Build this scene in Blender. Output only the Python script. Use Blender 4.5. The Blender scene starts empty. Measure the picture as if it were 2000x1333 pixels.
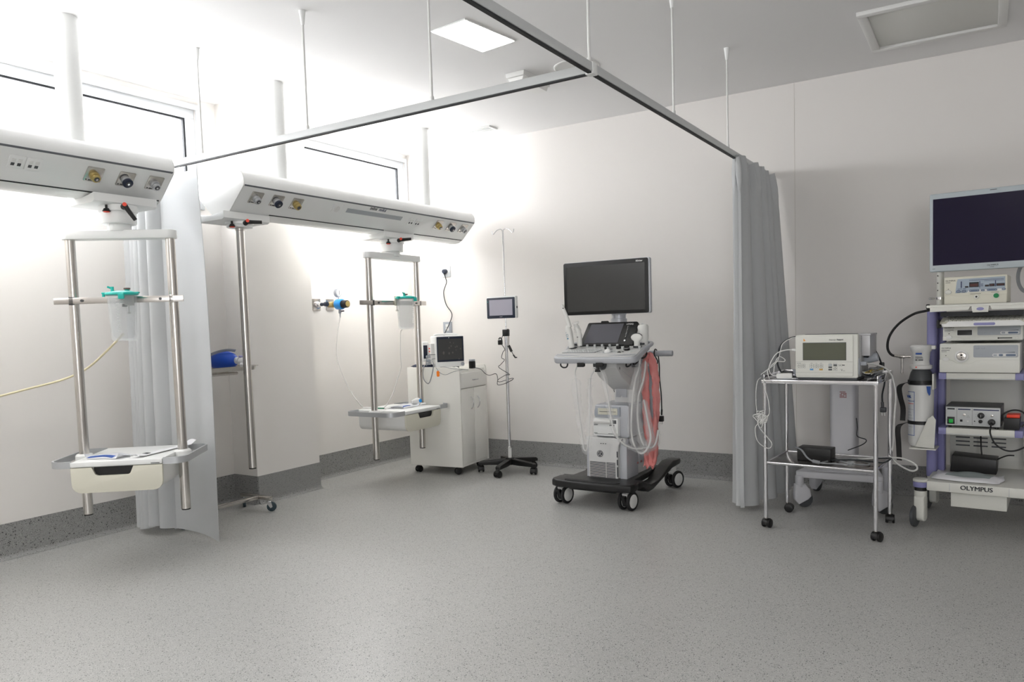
import bpy, bmesh, math, random
from mathutils import Matrix, Vector
R = math.radians
PI = math.pi
rnd = random.Random(7)
scene = bpy.context.scene
COL = scene.collection

# ------------------------------------------------------------------ camera
F_PX, CY = 1483.3, 730.6
CAM = Vector((4.64, -5.63, 1.22))
yaw, pit, rol = 0.5622, -0.065, -0.0317
_fwd = Vector((-math.sin(yaw)*math.cos(pit), math.cos(yaw)*math.cos(pit), math.sin(pit)))
_rt = Vector((math.cos(yaw), math.sin(yaw), 0))
_up = _rt.cross(_fwd)
_c, _s = math.cos(rol), math.sin(rol)
right = _c*_rt + _s*_up
up = _c*_up - _s*_rt
cam_data = bpy.data.cameras.new('camera')
cam_data.sensor_width = 36.0
cam_data.lens = F_PX/2000*36
cam_data.shift_y = (CY-666.5)/2000
cam_data.clip_end = 60
cam = bpy.data.objects.new('camera', cam_data)
COL.objects.link(cam)
cam.matrix_world = Matrix(((right.x, up.x, -_fwd.x, CAM.x), (right.y, up.y, -_fwd.y, CAM.y), (right.z, up.z, -_fwd.z, CAM.z), (0, 0, 0, 1)))
scene.camera = cam

# ------------------------------------------------------------------ light
scene.view_settings.view_transform = 'Standard'
scene.view_settings.look = 'None'
scene.view_settings.exposure = 0.56
scene.view_settings.gamma = 1.0
scene.view_settings.use_curve_mapping = False
world = bpy.data.worlds.new('daylight')
scene.world = world
world.use_nodes = True
world.node_tree.nodes['Background'].inputs[0].default_value = (0.96, 0.97, 1.0, 1)
world.node_tree.nodes['Background'].inputs[1].default_value = 11.5


def area(name, loc, rot, sx, sy, power, col=(1, 1, 1), spread=PI, portal=False):
    l = bpy.data.lights.new(name, 'AREA')
    l.shape = 'RECTANGLE'
    l.size, l.size_y = sx, sy
    l.energy = power
    l.color = col
    l.spread = spread
    if portal:
        l.cycles.is_portal = True
    o = bpy.data.objects.new(name, l)
    o.location = loc
    o.rotation_euler = rot
    COL.objects.link(o)
    return o


# daylight portals in the three window openings of the left wall (guide the sky light, give none of their own)
WINS = [(-4.75, -2.25), (-1.47, -0.04), (-8.2, -5.4)]  # the last one is unseen, added behind the camera to let in light
WZ0, WZ1 = 2.08, 2.76
for (a, b) in WINS:
    area('window_daylight', (-0.02, (a+b)/2, (WZ0+WZ1)/2), (0, R(-90), 0), WZ1-WZ0, b-a, 1, portal=True)
area('window_daylight', (6.15, -8.98, 1.55), (R(90), 0, 0), 1.5, 1.2, 1, portal=True)  # portal of the unseen front window that was added as fill
# unseen fill lamps, added behind the camera to brighten the foreground
E_FILL = 14
area('rear_fill_light', (4.2, -6.6, 2.815), (0, 0, 0), 0.6, 0.6, E_FILL, (1, 0.97, 0.92))
area('rear_fill_light', (1.9, -6.2, 2.815), (0, 0, 0), 0.6, 0.6, E_FILL, (1, 0.97, 0.92))


# ------------------------------------------------------------------ materials
def srgb(h):
    if isinstance(h, str):
        v = [int(h[i:i+2], 16)/255 for i in (0, 2, 4)]
    else:
        v = h
    return tuple(((c+0.055)/1.055)**2.4 if c > 0.04045 else c/12.92 for c in v) + (1,)


MATS = {}


def mat(name, col, rough=0.5, metal=0.0, alpha=1.0, emit=0.0, bump=0.0, bscale=200, rvar=0.0, trans=0.0, spec=0.5, aniso=0.0):
    if name in MATS:
        return MATS[name]
    m = bpy.data.materials.new(name)
    m.use_nodes = True
    nt = m.node_tree
    b = nt.nodes['Principled BSDF']
    c = srgb(col)
    b.inputs['Base Color'].default_value = c
    b.inputs['Roughness'].default_value = rough
    b.inputs['Metallic'].default_value = metal
    b.inputs['Alpha'].default_value = alpha
    b.inputs['Specular IOR Level'].default_value = spec
    b.inputs['Transmission Weight'].default_value = trans
    if emit:
        b.inputs['Emission Color'].default_value = c
        b.inputs['Emission Strength'].default_value = emit
    if bump or rvar:
        tc = nt.nodes.new('ShaderNodeTexCoord')
        nz = nt.nodes.new('ShaderNodeTexNoise')
        nz.inputs['Scale'].default_value = bscale
        nz.inputs['Detail'].default_value = 4
        nt.links.new(tc.outputs['Object'], nz.inputs['Vector'])
        if bump:
            bp = nt.nodes.new('ShaderNodeBump')
            bp.inputs['Strength'].default_value = bump
            bp.inputs['Distance'].default_value = 0.002
            nt.links.new(nz.outputs['Fac'], bp.inputs['Height'])
            nt.links.new(bp.outputs['Normal'], b.inputs['Normal'])
        if rvar:
            mr = nt.nodes.new('ShaderNodeMapRange')
            mr.inputs['To Min'].default_value = max(0, rough-rvar)
            mr.inputs['To Max'].default_value = min(1, rough+rvar)
            nt.links.new(nz.outputs['Fac'], mr.inputs['Value'])
            nt.links.new(mr.outputs['Result'], b.inputs['Roughness'])
    MATS[name] = m
    return m


def speckle(name, base, dark, light, scale, rough, dens=0.22, soft=0.06):
    m = bpy.data.materials.new(name)
    m.use_nodes = True
    nt = m.node_tree
    N, L = nt.nodes, nt.links
    b = N['Principled BSDF']
    tc = N.new('ShaderNodeTexCoord')
    col = None
    prev = N.new('ShaderNodeMixRGB')
    nz = N.new('ShaderNodeTexNoise')
    nz.inputs['Scale'].default_value = 1.3
    nz.inputs['Detail'].default_value = 5
    L.new(tc.outputs['Object'], nz.inputs['Vector'])
    c0 = srgb(base)
    prev.inputs[1].default_value = tuple(x*(1-soft) for x in c0[:3])+(1,)
    prev.inputs[2].default_value = tuple(min(1, x*(1+soft)) for x in c0[:3])+(1,)
    L.new(nz.outputs['Fac'], prev.inputs[0])
    col = prev.outputs[0]
    for k, (cc, sc, d, rad) in enumerate(((dark, scale, dens, 0.36), (light, scale*1.25, dens*0.8, 0.36), (dark, scale*0.55, dens*0.35, 0.30), (tuple(0.5*(x+y) for x, y in zip(base, dark)), scale*1.7, 0.5, 0.5))):
        vo = N.new('ShaderNodeTexVoronoi')
        vo.inputs['Scale'].default_value = sc
        mp = N.new('ShaderNodeMapping')
        mp.inputs['Location'].default_value = (k*3.7, k*1.3, k*2.1)
        L.new(tc.outputs['Object'], mp.inputs['Vector'])
        L.new(mp.outputs[0], vo.inputs['Vector'])
        lt = N.new('ShaderNodeMath')
        lt.operation = 'LESS_THAN'
        lt.inputs[1].default_value = rad
        L.new(vo.outputs['Distance'], lt.inputs[0])
        sp = N.new('ShaderNodeSeparateColor')
        L.new(vo.outputs['Color'], sp.inputs[0])
        gt = N.new('ShaderNodeMath')
        gt.operation = 'LESS_THAN'
        gt.inputs[1].default_value = d
        L.new(sp.outputs[0], gt.inputs[0])
        mu = N.new('ShaderNodeMath')
        mu.operation = 'MULTIPLY'
        L.new(lt.outputs[0], mu.inputs[0])
        L.new(gt.outputs[0], mu.inputs[1])
        m2 = N.new('ShaderNodeMath')
        m2.operation = 'MULTIPLY'
        m2.inputs[1].default_value = 0.85 if k < 3 else 0.35
        L.new(mu.outputs[0], m2.inputs[0])
        mx = N.new('ShaderNodeMixRGB')
        L.new(m2.outputs[0], mx.inputs[0])
        L.new(col, mx.inputs[1])
        mx.inputs[2].default_value = srgb(cc)
        col = mx.outputs[0]
    L.new(col, b.inputs['Base Color'])
    mr = N.new('ShaderNodeMapRange')
    mr.inputs['To Min'].default_value = rough-0.06
    mr.inputs['To Max'].default_value = rough+0.1
    L.new(nz.outputs['Fac'], mr.inputs['Value'])
    L.new(mr.outputs[0], b.inputs['Roughness'])
    b.inputs['Specular IOR Level'].default_value = 0.4
    MATS[name] = m
    return m


M_FLOOR = speckle('speckled_vinyl', (0.70, 0.70, 0.69), (0.20, 0.20, 0.20), (0.86, 0.86, 0.84), 190, 0.34)
M_BASE = speckle('speckled_vinyl_dark', (0.57, 0.57, 0.565), (0.16, 0.16, 0.16), (0.72, 0.72, 0.70), 150, 0.5, 0.2)
M_WALL = mat('wall_paint', (0.903, 0.890, 0.874), 0.75, bump=0.12, bscale=350, rvar=0.05)
M_CEIL = mat('ceiling_paint', (0.925, 0.922, 0.92), 0.85, bump=0.08, bscale=300)
M_WFRAME = mat('window_frame_paint', (0.80, 0.81, 0.82), 0.4, rvar=0.05)
M_DARK = mat('dark_gasket', (0.12, 0.13, 0.14), 0.6, rvar=0.05)
M_WHITE = mat('white_enamel', (0.93, 0.935, 0.93), 0.32, rvar=0.05, bscale=20)
M_WHITE2 = mat('white_plastic', (0.88, 0.88, 0.87), 0.42, rvar=0.06, bscale=30)
M_CREAM = mat('cream_plastic', (0.84, 0.83, 0.77), 0.45, rvar=0.06, bscale=30)
M_PANELW = mat('panel_white', (0.86, 0.86, 0.84), 0.5, rvar=0.05)
M_UNITGAP = mat('panel_groove', (0.40, 0.41, 0.43), 0.6, rvar=0.05)
M_STEEL = mat('brushed_steel', (0.80, 0.785, 0.765), 0.22, 1.0, rvar=0.012, bscale=8)
M_CHROME = mat('polished_chrome', (0.86, 0.86, 0.87), 0.12, 1.0, rvar=0.01, bscale=8)
M_ALU = mat('anodised_aluminium', (0.74, 0.75, 0.76), 0.42, 0.6, rvar=0.02, bscale=10)
M_GREYP = mat('grey_plastic', (0.66, 0.68, 0.71), 0.4, rvar=0.05, bscale=50)
M_DGREY = mat('dark_grey_plastic', (0.27, 0.28, 0.29), 0.45, rvar=0.05, bscale=50)
M_BLACK = mat('black_plastic', (0.055, 0.055, 0.058), 0.42, rvar=0.08, bscale=60)
M_RUBBER = mat('black_rubber', (0.09, 0.09, 0.095), 0.7, rvar=0.08)
M_CABLE = mat('dark_cable', (0.13, 0.15, 0.165), 0.5, rvar=0.05)
M_CABLEW = mat('white_cable', (0.86, 0.86, 0.85), 0.45, rvar=0.05)
M_CABLEG = mat('grey_cable', (0.55, 0.56, 0.57), 0.45, rvar=0.05)
M_CURT = mat('curtain_cloth', (0.81, 0.818, 0.822), 0.85, bump=0.3, bscale=700)
_nt = M_CURT.node_tree
_tr = _nt.nodes.new('ShaderNodeBsdfTranslucent')
_tr.inputs[0].default_value = srgb((0.81, 0.818, 0.822))
_mx = _nt.nodes.new('ShaderNodeMixShader')
_mx.inputs[0].default_value = 0.22
_nt.links.new(_nt.nodes['Principled BSDF'].outputs[0], _mx.inputs[1])
_nt.links.new(_tr.outputs[0], _mx.inputs[2])
_nt.links.new(_mx.outputs[0], _nt.nodes['Material Output'].inputs[0])
M_GLASS = mat('window_glass', (1, 1, 1), 0.03, alpha=0.06)
M_TEAL = mat('teal_plastic', (0.10, 0.75, 0.70), 0.35, rvar=0.05)
M_CLEAR = mat('clear_plastic', (0.93, 0.95, 0.96), 0.12, alpha=0.17, rvar=0.05)
M_LINER = mat('clear_liner', (0.92, 0.93, 0.94), 0.3, alpha=0.16, bump=0.6, bscale=60)
M_SHEATH = mat('crinkled_film', (0.97, 0.97, 0.97), 0.16, alpha=0.17, bump=1.0, bscale=110)
M_REDF = mat('red_film', (0.93, 0.56, 0.54), 0.22, alpha=0.66, bump=0.9, bscale=70)
M_SCREEN = mat('screen_glass', (0.17, 0.175, 0.17), 0.22, rvar=0.02, spec=0.6)
M_SCREENV = mat('screen_glass_violet', (0.12, 0.10, 0.19), 0.2, rvar=0.02, spec=0.15)
M_GOLD = mat('brass', (0.74, 0.66, 0.43), 0.3, 0.6, rvar=0.05)
M_BLUE = mat('blue_plastic', (0.12, 0.55, 0.86), 0.35, rvar=0.05)
M_NAVY = mat('navy_plastic', (0.10, 0.14, 0.22), 0.35, rvar=0.05)
M_RED = mat('red_plastic', (0.93, 0.27, 0.16), 0.4, rvar=0.05)
M_PURPLE = mat('violet_plastic', (0.54, 0.535, 0.72), 0.4, rvar=0.06, bscale=40)
M_RACKW = mat('rack_beige', (0.86, 0.86, 0.83), 0.42, rvar=0.06, bscale=40)
M_LIGHT = mat('diffuser_light', (1, 0.99, 0.97), 0.5, emit=7)
M_LIGHT_DIM = mat('diffuser_light_dim', (1, 0.99, 0.97), 0.5, emit=6.5)
M_LIGHT_DN = mat('diffuser_light_down', (1, 0.99, 0.97), 0.5, emit=16)
M_PATCHGLOW = mat('light_patch_glow', (1, 0.99, 0.96), 0.5, emit=9)  # emission stands for reflected light falling on the ceiling
M_PAPER = mat('paper_wrap', (0.93, 0.93, 0.94), 0.5, bump=0.6, bscale=60)
M_BLUEP = mat('blue_print', (0.11, 0.30, 0.62), 0.5, rvar=0.05)
M_INK = mat('dark_print', (0.16, 0.17, 0.19), 0.6, rvar=0.05)
M_INKB = mat('navy_print', (0.16, 0.18, 0.34), 0.6, rvar=0.05)
M_INKW = mat('white_print', (0.9, 0.9, 0.9), 0.6, rvar=0.05)


# ------------------------------------------------------------------ mesh helpers
class MB:
    def __init__(s):
        s.bm = bmesh.new()

    def _merge(s, t, M=None):
        if M is not None:
            bmesh.ops.transform(t, matrix=M, verts=t.verts)
        me = bpy.data.meshes.new('tmp')
        t.to_mesh(me)
        t.free()
        s.bm.from_mesh(me)
        bpy.data.meshes.remove(me)
        return s

    def box(s, x0, x1, y0, y1, z0, z1, bev=0.0, seg=2, M=None):
        t = bmesh.new()
        bmesh.ops.create_cube(t, size=1)
        for v in t.verts:
            v.co = Vector(((x0+x1)/2+v.co.x*(x1-x0), (y0+y1)/2+v.co.y*(y1-y0), (z0+z1)/2+v.co.z*(z1-z0)))
        if bev:
            bev = min(bev, 0.49*min(abs(x1-x0), abs(y1-y0), abs(z1-z0)))
            bmesh.ops.bevel(t, geom=t.edges[:], offset=bev, segments=seg, profile=0.5, affect='EDGES')
        return s._merge(t, M)

    def cyl(s, p0, p1, r0, r1=None, n=24, bev=0.0, M=None):
        p0, p1 = Vector(p0), Vector(p1)
        r1 = r0 if r1 is None else r1
        h = (p1-p0).length
        b = min(bev, h*0.45, min(r0, r1)*0.9) if bev else 0
        if b:
            prof = [(0, 0), (r0-b, 0), (r0-b*0.3, b*0.3), (r0, b), (r1, h-b), (r1-b*0.3, h-b*0.3), (r1-b, h), (0, h)]
        else:
            prof = [(0, 0), (r0, 0), (r1, h), (0, h)]
        return s.lathe(prof, p0, p1-p0, n, M)

    def lathe(s, prof, origin, axis=(0, 0, 1), n=32, M=None):
        t = bmesh.new()
        q = Vector((0, 0, 1)).rotation_difference(Vector(axis).normalized()).to_matrix().to_4x4()
        rings = []
        for (r, z) in prof:
            if r < 1e-6:
                rings.append([t.verts.new((0, 0, z))])
            else:
                rings.append([t.verts.new((r*math.cos(2*PI*i/n), r*math.sin(2*PI*i/n), z)) for i in range(n)])
        for a, b in zip(rings, rings[1:]):
            for i in range(n):
                j = (i+1) % n
                if len(a) == 1 and len(b) == 1:
                    continue
                if len(a) == 1:
                    t.faces.new((a[0], b[j], b[i]))
                elif len(b) == 1:
                    t.faces.new((a[i], a[j], b[0]))
                else:
                    t.faces.new((a[i], a[j], b[j], b[i]))
        bmesh.ops.recalc_face_normals(t, faces=t.faces)
        TM = Matrix.Translation(Vector(origin)) @ q
        if M is not None:
            TM = M @ TM
        return s._merge(t, TM)

    def prism(s, pts, lo, hi, plane='xz', bev=0.0, seg=2, M=None):
        """polygon pts in plane, extruded from lo to hi on the third axis"""
        t = bmesh.new()

        def P(a, b, c):
            return {'xz': (a, c, b), 'xy': (a, b, c), 'yz': (c, a, b)}[plane]
        A = [t.verts.new(P(a, b, lo)) for a, b in pts]
        B = [t.verts.new(P(a, b, hi)) for a, b in pts]
        fa = t.faces.new(A)
        fb = t.faces.new(B)
        n = len(pts)
        for i in range(n):
            j = (i+1) % n
            t.faces.new((A[i], A[j], B[j], B[i]))
        bmesh.ops.recalc_face_normals(t, faces=t.faces)
        if bev:
            es = list(fa.edges)+list(fb.edges)
            bmesh.ops.bevel(t, geom=es, offset=bev, segments=seg, profile=0.5, affect='EDGES')
        return s._merge(t, M)

    def tube(s, pts, r, n=10, sm=6, closed=False, rf=None, M=None, flat=None, smooth=True):
        P = [Vector(p) for p in pts]
        if smooth and len(P) > 2:
            Q = []
            m = len(P)
            rng = range(m if closed else m-1)
            for i in rng:
                if closed:
                    a, b, c, d = P[(i-1) % m], P[i], P[(i+1) % m], P[(i+2) % m]
                else:
                    a, b, c, d = P[max(i-1, 0)], P[i], P[i+1], P[min(i+2, m-1)]
                for k in range(sm):
                    u = k/sm
                    Q.append(0.5*((2*b)+(-a+c)*u+(2*a-5*b+4*c-d)*u*u+(-a+3*b-3*c+d)*u**3))
            if not closed:
                Q.append(P[-1])
            P = Q
        t = bmesh.new()
        m = len(P)
        nrm = None
        rings = []
        for i in range(m):
            if closed:
                tg = P[(i+1) % m]-P[(i-1) % m]
            else:
                tg = P[min(i+1, m-1)]-P[max(i-1, 0)]
            tg.normalize()
            if nrm is None:
                nrm = tg.orthogonal().normalized()
            else:
                nrm = (nrm-tg*nrm.dot(tg))
                nrm = nrm.normalized() if nrm.length > 1e-6 else tg.orthogonal().normalized()
            bi = tg.cross(nrm)
            ring = []
            for k in range(n):
                a = 2*PI*k/n
                rr = r if rf is None else rf(i/(m-1), a)
                ring.append(t.verts.new(P[i]+nrm*math.cos(a)*rr+bi*math.sin(a)*rr*(flat or 1)))
            rings.append(ring)
        for i in range(m if closed else m-1):
            A, B = rings[i], rings[(i+1) % m]
            for k in range(n):
                l = (k+1) % n
                t.faces.new((A[k], A[l], B[l], B[k]))
        if not closed:
            t.faces.new(rings[0][::-1])
            t.faces.new(rings[-1])
        bmesh.ops.recalc_face_normals(t, faces=t.faces)
        return s._merge(t, M)

    def ball(s, c, rx, ry=None, rz=None, n=20, M=None):
        t = bmesh.new()
        bmesh.ops.create_uvsphere(t, u_segments=n, v_segments=max(8, n//2), radius=1)
        for v in t.verts:
            v.co = Vector((c[0]+v.co.x*rx, c[1]+v.co.y*(ry or rx), c[2]+v.co.z*(rz or rx)))
        return s._merge(t, M)

    def grid(s, f, nu, nv, thick=0.0):
        t = bmesh.new()
        V = [[t.verts.new(f(i/nu, j/nv)) for j in range(nv+1)] for i in range(nu+1)]
        for i in range(nu):
            for j in range(nv):
                t.faces.new((V[i][j], V[i+1][j], V[i+1][j+1], V[i][j+1]))
        if thick:
            t.normal_update()
            W = [[t.verts.new(v.co+v.normal*thick) for v in row] for row in V]
            for i in range(nu):
                for j in range(nv):
                    t.faces.new((W[i][j], W[i][j+1], W[i+1][j+1], W[i+1][j]))
            for i in range(nu):
                t.faces.new((V[i][0], W[i][0], W[i+1][0], V[i+1][0]))
                t.faces.new((V[i][nv], V[i+1][nv], W[i+1][nv], W[i][nv]))
            for j in range(nv):
                t.faces.new((V[0][j], V[0][j+1], W[0][j+1], W[0][j]))
                t.faces.new((V[nu][j], W[nu][j], W[nu][j+1], V[nu][j+1]))
        bmesh.ops.recalc_face_normals(t, faces=t.faces)
        return s._merge(t)


def obj(name, mb, m, parent=None, ang=35, M=None):
    me = bpy.data.meshes.new(name)
    if M is not None:
        bmesh.ops.transform(mb.bm, matrix=M, verts=mb.bm.verts)
    mb.bm.to_mesh(me)
    mb.bm.free()
    me.materials.append(m)
    for p in me.polygons:
        p.use_smooth = True
    try:
        me.set_sharp_from_angle(angle=R(ang))
    except Exception:
        pass
    o = bpy.data.objects.new(name, me)
    COL.objects.link(o)
    if parent is not None:
        o.parent = parent
    return o


def tag(o, label=None, cat=None, group=None, kind=None):
    if label:
        o['label'] = label
    if cat:
        o['category'] = cat
    if group:
        o['group'] = group
    if kind:
        o['kind'] = kind
    return o


def thing(name, label, cat, loc=(0, 0, 0), rz=0.0, group=None):
    o = bpy.data.objects.new(name, None)
    o.empty_display_size = 0.1
    COL.objects.link(o)
    o.location = loc
    o.rotation_euler = (0, 0, R(rz))
    return tag(o, label, cat, group)


def struct(name, mb, m, parent=None):
    o = obj(name, mb, m, parent)
    if parent is None:
        o['kind'] = 'structure'
    return o


def rrect(x0, x1, z0, z1, r, n=5):
    pts = []
    for (cx, cz, a0) in ((x1-r, z1-r, 0), (x0+r, z1-r, 90), (x0+r, z0+r, 180), (x1-r, z0+r, 270)):
        for k in range(n+1):
            a = R(a0+90*k/n)
            pts.append((cx+r*math.cos(a), cz+r*math.sin(a)))
    return pts


def frame(origin, rgt, upv):
    """matrix taking local x right, y up, z out of the surface"""
    r_, u_ = Vector(rgt).normalized(), Vector(upv).normalized()
    n_ = r_.cross(u_)
    M = Matrix.Identity(4)
    for i in range(3):
        M[i][0], M[i][1], M[i][2], M[i][3] = r_[i], u_[i], n_[i], origin[i]
    return M


def front(x, y, z):           # a face that looks towards -y
    return frame((x, y, z), (1, 0, 0), (0, 0, 1))


def text(s_, size, M, m, parent, name='lettering', bold=0.0, sx=1.0, align='LEFT', depth=0.0006):
    cu = bpy.data.curves.new('tmp_text', 'FONT')
    cu.body = s_
    cu.size = size
    cu.extrude = depth
    cu.offset = bold
    cu.align_x = align
    cu.resolution_u = 3
    to = bpy.data.objects.new('tmp_text', cu)
    COL.objects.link(to)
    dg = bpy.context.evaluated_depsgraph_get()
    me = bpy.data.meshes.new_from_object(to.evaluated_get(dg))
    bpy.data.objects.remove(to)
    bpy.data.curves.remove(cu)
    me.transform(M @ Matrix.Diagonal((sx, 1, 1, 1)))
    me.name = name
    me.materials.clear()
    me.materials.append(m)
    o = bpy.data.objects.new(name, me)
    COL.objects.link(o)
    o.parent = parent
    return o


def cable(name, pts, r, m, label=None, cat=None, parent=None, n=8, group=None, sm=6, closed=False):
    o = obj(name, MB().tube(pts, r, n, sm, closed), m, parent, ang=60)
    if parent is None:
        tag(o, label, cat or 'cable', group)
    return o


# ================================================================== the room
H = 2.83
RX, FY = 7.2, -9.0
struct('floor', MB().box(-0.2, RX+0.2, FY-0.2, 0.2, -0.1, 0), M_FLOOR)
struct('ceiling', MB().box(-0.2, RX+0.2, FY-0.2, 0.2, H, H+0.1), M_CEIL)
struct('wall_back', MB().box(-0.2, RX+0.2, 0, 0.15, 0, H), M_WALL)
struct('wall_right', MB().box(RX, RX+0.15, FY, 0, 0, H), M_WALL)
FW = (5.4, 6.9, 0.95, 2.15)  # opening added behind the camera for fill light, out of view
wf = MB()
wf.box(-0.2, FW[0], FY-0.15, FY, 0, H)
wf.box(FW[1], RX+0.2, FY-0.15, FY, 0, H)
wf.box(FW[0], FW[1], FY-0.15, FY, 0, FW[2])
wf.box(FW[0], FW[1], FY-0.15, FY, FW[3], H)
struct('wall_front', wf, M_WALL)
wl = MB()
wl.box(-0.2, 0, FY, 0, 0, WZ0)
wl.box(-0.2, 0, FY, 0, WZ1, H)
ys = [FY]+[v for ab in sorted(WINS) for v in ab]+[0]
for i in range(0, len(ys), 2):
    wl.box(-0.2, 0, ys[i], ys[i+1], WZ0, WZ1)
struct('wall_left', wl, M_WALL)
struct('wall_pillar', MB().box(0, 0.25, -2.09, -1.5, 0, H), M_WALL)


def base_profile(hh=0.2):
    t, r = 0.006, 0.03
    pts = [(0, 0), (0, hh), (t, hh), (t, r)]
    for k in range(1, 7):
        a = R(90*k/6)
        pts.append((t+r-r*math.cos(a), r-r*math.sin(a)+0.0008))
    pts.append((t+r, 0))
    return pts


def baseboard(name, a, b, nrm):
    """a, b floor points along the wall, nrm into the room"""
    d = Vector((b[0]-a[0], b[1]-a[1], 0))
    L_ = d.length
    M = frame((a[0], a[1], 0), (nrm[0], nrm[1], 0), (0, 0, 1))
    # local x = nrm, y = up, z = right x up
    zdir = Vector((nrm[0], nrm[1], 0)).cross(Vector((0, 0, 1)))
    sgn = 1 if zdir.dot(d) > 0 else -1
    return struct(name, MB().prism(base_profile(), 0, sgn*L_, 'xy', M=M), M_BASE)


baseboard('baseboard_back', (0.0, 0), (RX, 0), (0, -1))
baseboard('baseboard_left', (0, -1.5), (0, 0), (1, 0))
baseboard('baseboard_left', (0, FY), (0, -2.09), (1, 0))
baseboard('baseboard_pillar', (0.25, -2.09), (0.25, -1.5), (1, 0))
baseboard('baseboard_pillar', (0, -2.09), (0.25, -2.09), (0, -1))
baseboard('baseboard_right', (RX, FY), (RX, 0), (-1, 0))
# thin joint in the back wall lining
struct('trim_1', MB().box(3.478, 3.4805, -0.0012, 0, 0.2, H), mat('joint_line', (0.80, 0.78, 0.75), 0.8, rvar=0.03))

for i, (a, b) in enumerate(WINS):
    w = thing('window_%d' % (i+1), None, None)
    w['kind'] = 'structure'
    fr = MB()
    fw = 0.062
    fr.box(-0.08, -0.01, a, b, WZ1-fw, WZ1, 0.004)
    fr.box(-0.08, -0.01, a, b, WZ0, WZ0+fw, 0.004)
    fr.box(-0.08, -0.01, a, a+fw, WZ0+fw, WZ1-fw, 0)
    fr.box(-0.08, -0.01, b-fw, b, WZ0+fw, WZ1-fw, 0)
    # casing on the wall face
    fr.box(0.0, 0.012, a-0.03, b+0.03, WZ1-0.004, WZ1+0.035, 0.002)
    fr.box(0.0, 0.012, b+0.001, b+0.03, WZ0, WZ1-0.0045, 0.002)
    obj('window_frame', fr, M_WFRAME, w)
    g = MB()
    s_ = 0.013
    z0, z1, y0, y1 = WZ0+fw, WZ1-fw, a+fw, b-fw
    g.box(-0.052, -0.03, y0, y1, z1-s_, z1)
    g.box(-0.052, -0.03, y0, y1, z0, z0+s_)
    g.box(-0.052, -0.03, y0, y0+s_, z0+s_, z1-s_)
    g.box(-0.052, -0.03, y1-s_, y1, z0+s_, z1-s_)
    obj('window_gasket', g, M_DARK, w)
    obj('window_pane', MB().box(-0.046, -0.042, y0, y1, z0, z1), M_GLASS, w)

w = thing('window_4', None, None)  # unseen window, added in the front wall as fill light
w['kind'] = 'structure'
fr = MB()
for (a, b, c, d) in ((FW[0], FW[1], FW[2], FW[2]+0.05), (FW[0], FW[1], FW[3]-0.05, FW[3]), (FW[0], FW[0]+0.05, FW[2]+0.05, FW[3]-0.05), (FW[1]-0.05, FW[1], FW[2]+0.05, FW[3]-0.05)):
    fr.box(a, b, FY-0.08, FY-0.01, c, d, 0.004)
obj('window_frame', fr, M_WFRAME, w)
obj('window_pane', MB().box(FW[0]+0.05, FW[1]-0.05, FY-0.046, FY-0.042, FW[2]+0.05, FW[3]-0.05), M_GLASS, w)

# ================================================================== ceiling things
p = thing('ceiling_light_patch', 'glowing white rectangle standing for a patch of reflected light on the ceiling left of the curtain track', 'light patch', (2.2, -2.04, H), -7)  # patch of reflected light, put in as a glowing slab
obj('frame', MB().box(-0.128, 0.128, -0.215, 0.215, -0.006, 0, 0.002), M_WHITE, p)  # thin rim added round the glowing patch
obj('patch_glow', MB().box(-0.120, 0.120, -0.207, 0.207, -0.009, -0.004, 0.002), M_PATCHGLOW, p)
for (x, y) in ((4.2, -6.6), (1.9, -6.2)):
    pass

p = thing('ceiling_hatch', 'large square off-white ceiling panel with raised frame at upper right', 'ceiling panel', (4.366, -0.73, H))
f = MB()
for (a, b, c, d) in ((-0.345, 0.345, -0.345, -0.30), (-0.345, 0.345, 0.30, 0.345), (-0.345, -0.30, -0.3, 0.3), (0.30, 0.345, -0.3, 0.3)):
    f.box(a, b, c, d, -0.022, 0, 0.003)
obj('frame', f, M_WHITE2, p)
obj('panel', MB().box(-0.30, 0.30, -0.30, 0.30, -0.008, 0, 0.002), M_PANELW, p)

p = thing('emergency_light', 'small white boxy emergency light on the ceiling behind the curtain track', 'emergency light', (2.06, -1.22, H))
obj('housing', MB().prism([(-0.07, 0), (0.07, 0), (0.066, -0.03), (-0.066, -0.03)], -0.17, 0.17, 'xz', bev=0.004), M_WHITE2, p)
obj('lens', MB().prism([(-0.06, -0.03), (0.06, -0.03), (0.05, -0.055), (-0.05, -0.055)], -0.16, 0.16, 'xz', bev=0.006), mat('frosted_lens', (0.93, 0.93, 0.92), 0.4, rvar=0.05), p)

p = thing('ceiling_speaker', 'round flush white speaker ring on the ceiling beside the track joint', 'ceiling speaker', (2.42, -1.23, H))
obj('rim', MB().lathe([(0.0, -0.001), (0.128, -0.001), (0.135, -0.006), (0.142, -0.004), (0.145, 0.0)], (0, 0, 0), (0, 0, 1), 48), M_WHITE2, p)
obj('grille', MB().lathe([(0.0, -0.004), (0.11, -0.004), (0.122, -0.002), (0.126, 0)], (0, 0, 0), (0, 0, 1), 48), mat('speaker_grille', (0.84, 0.84, 0.83), 0.6, bump=0.5, bscale=900), p)

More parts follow.
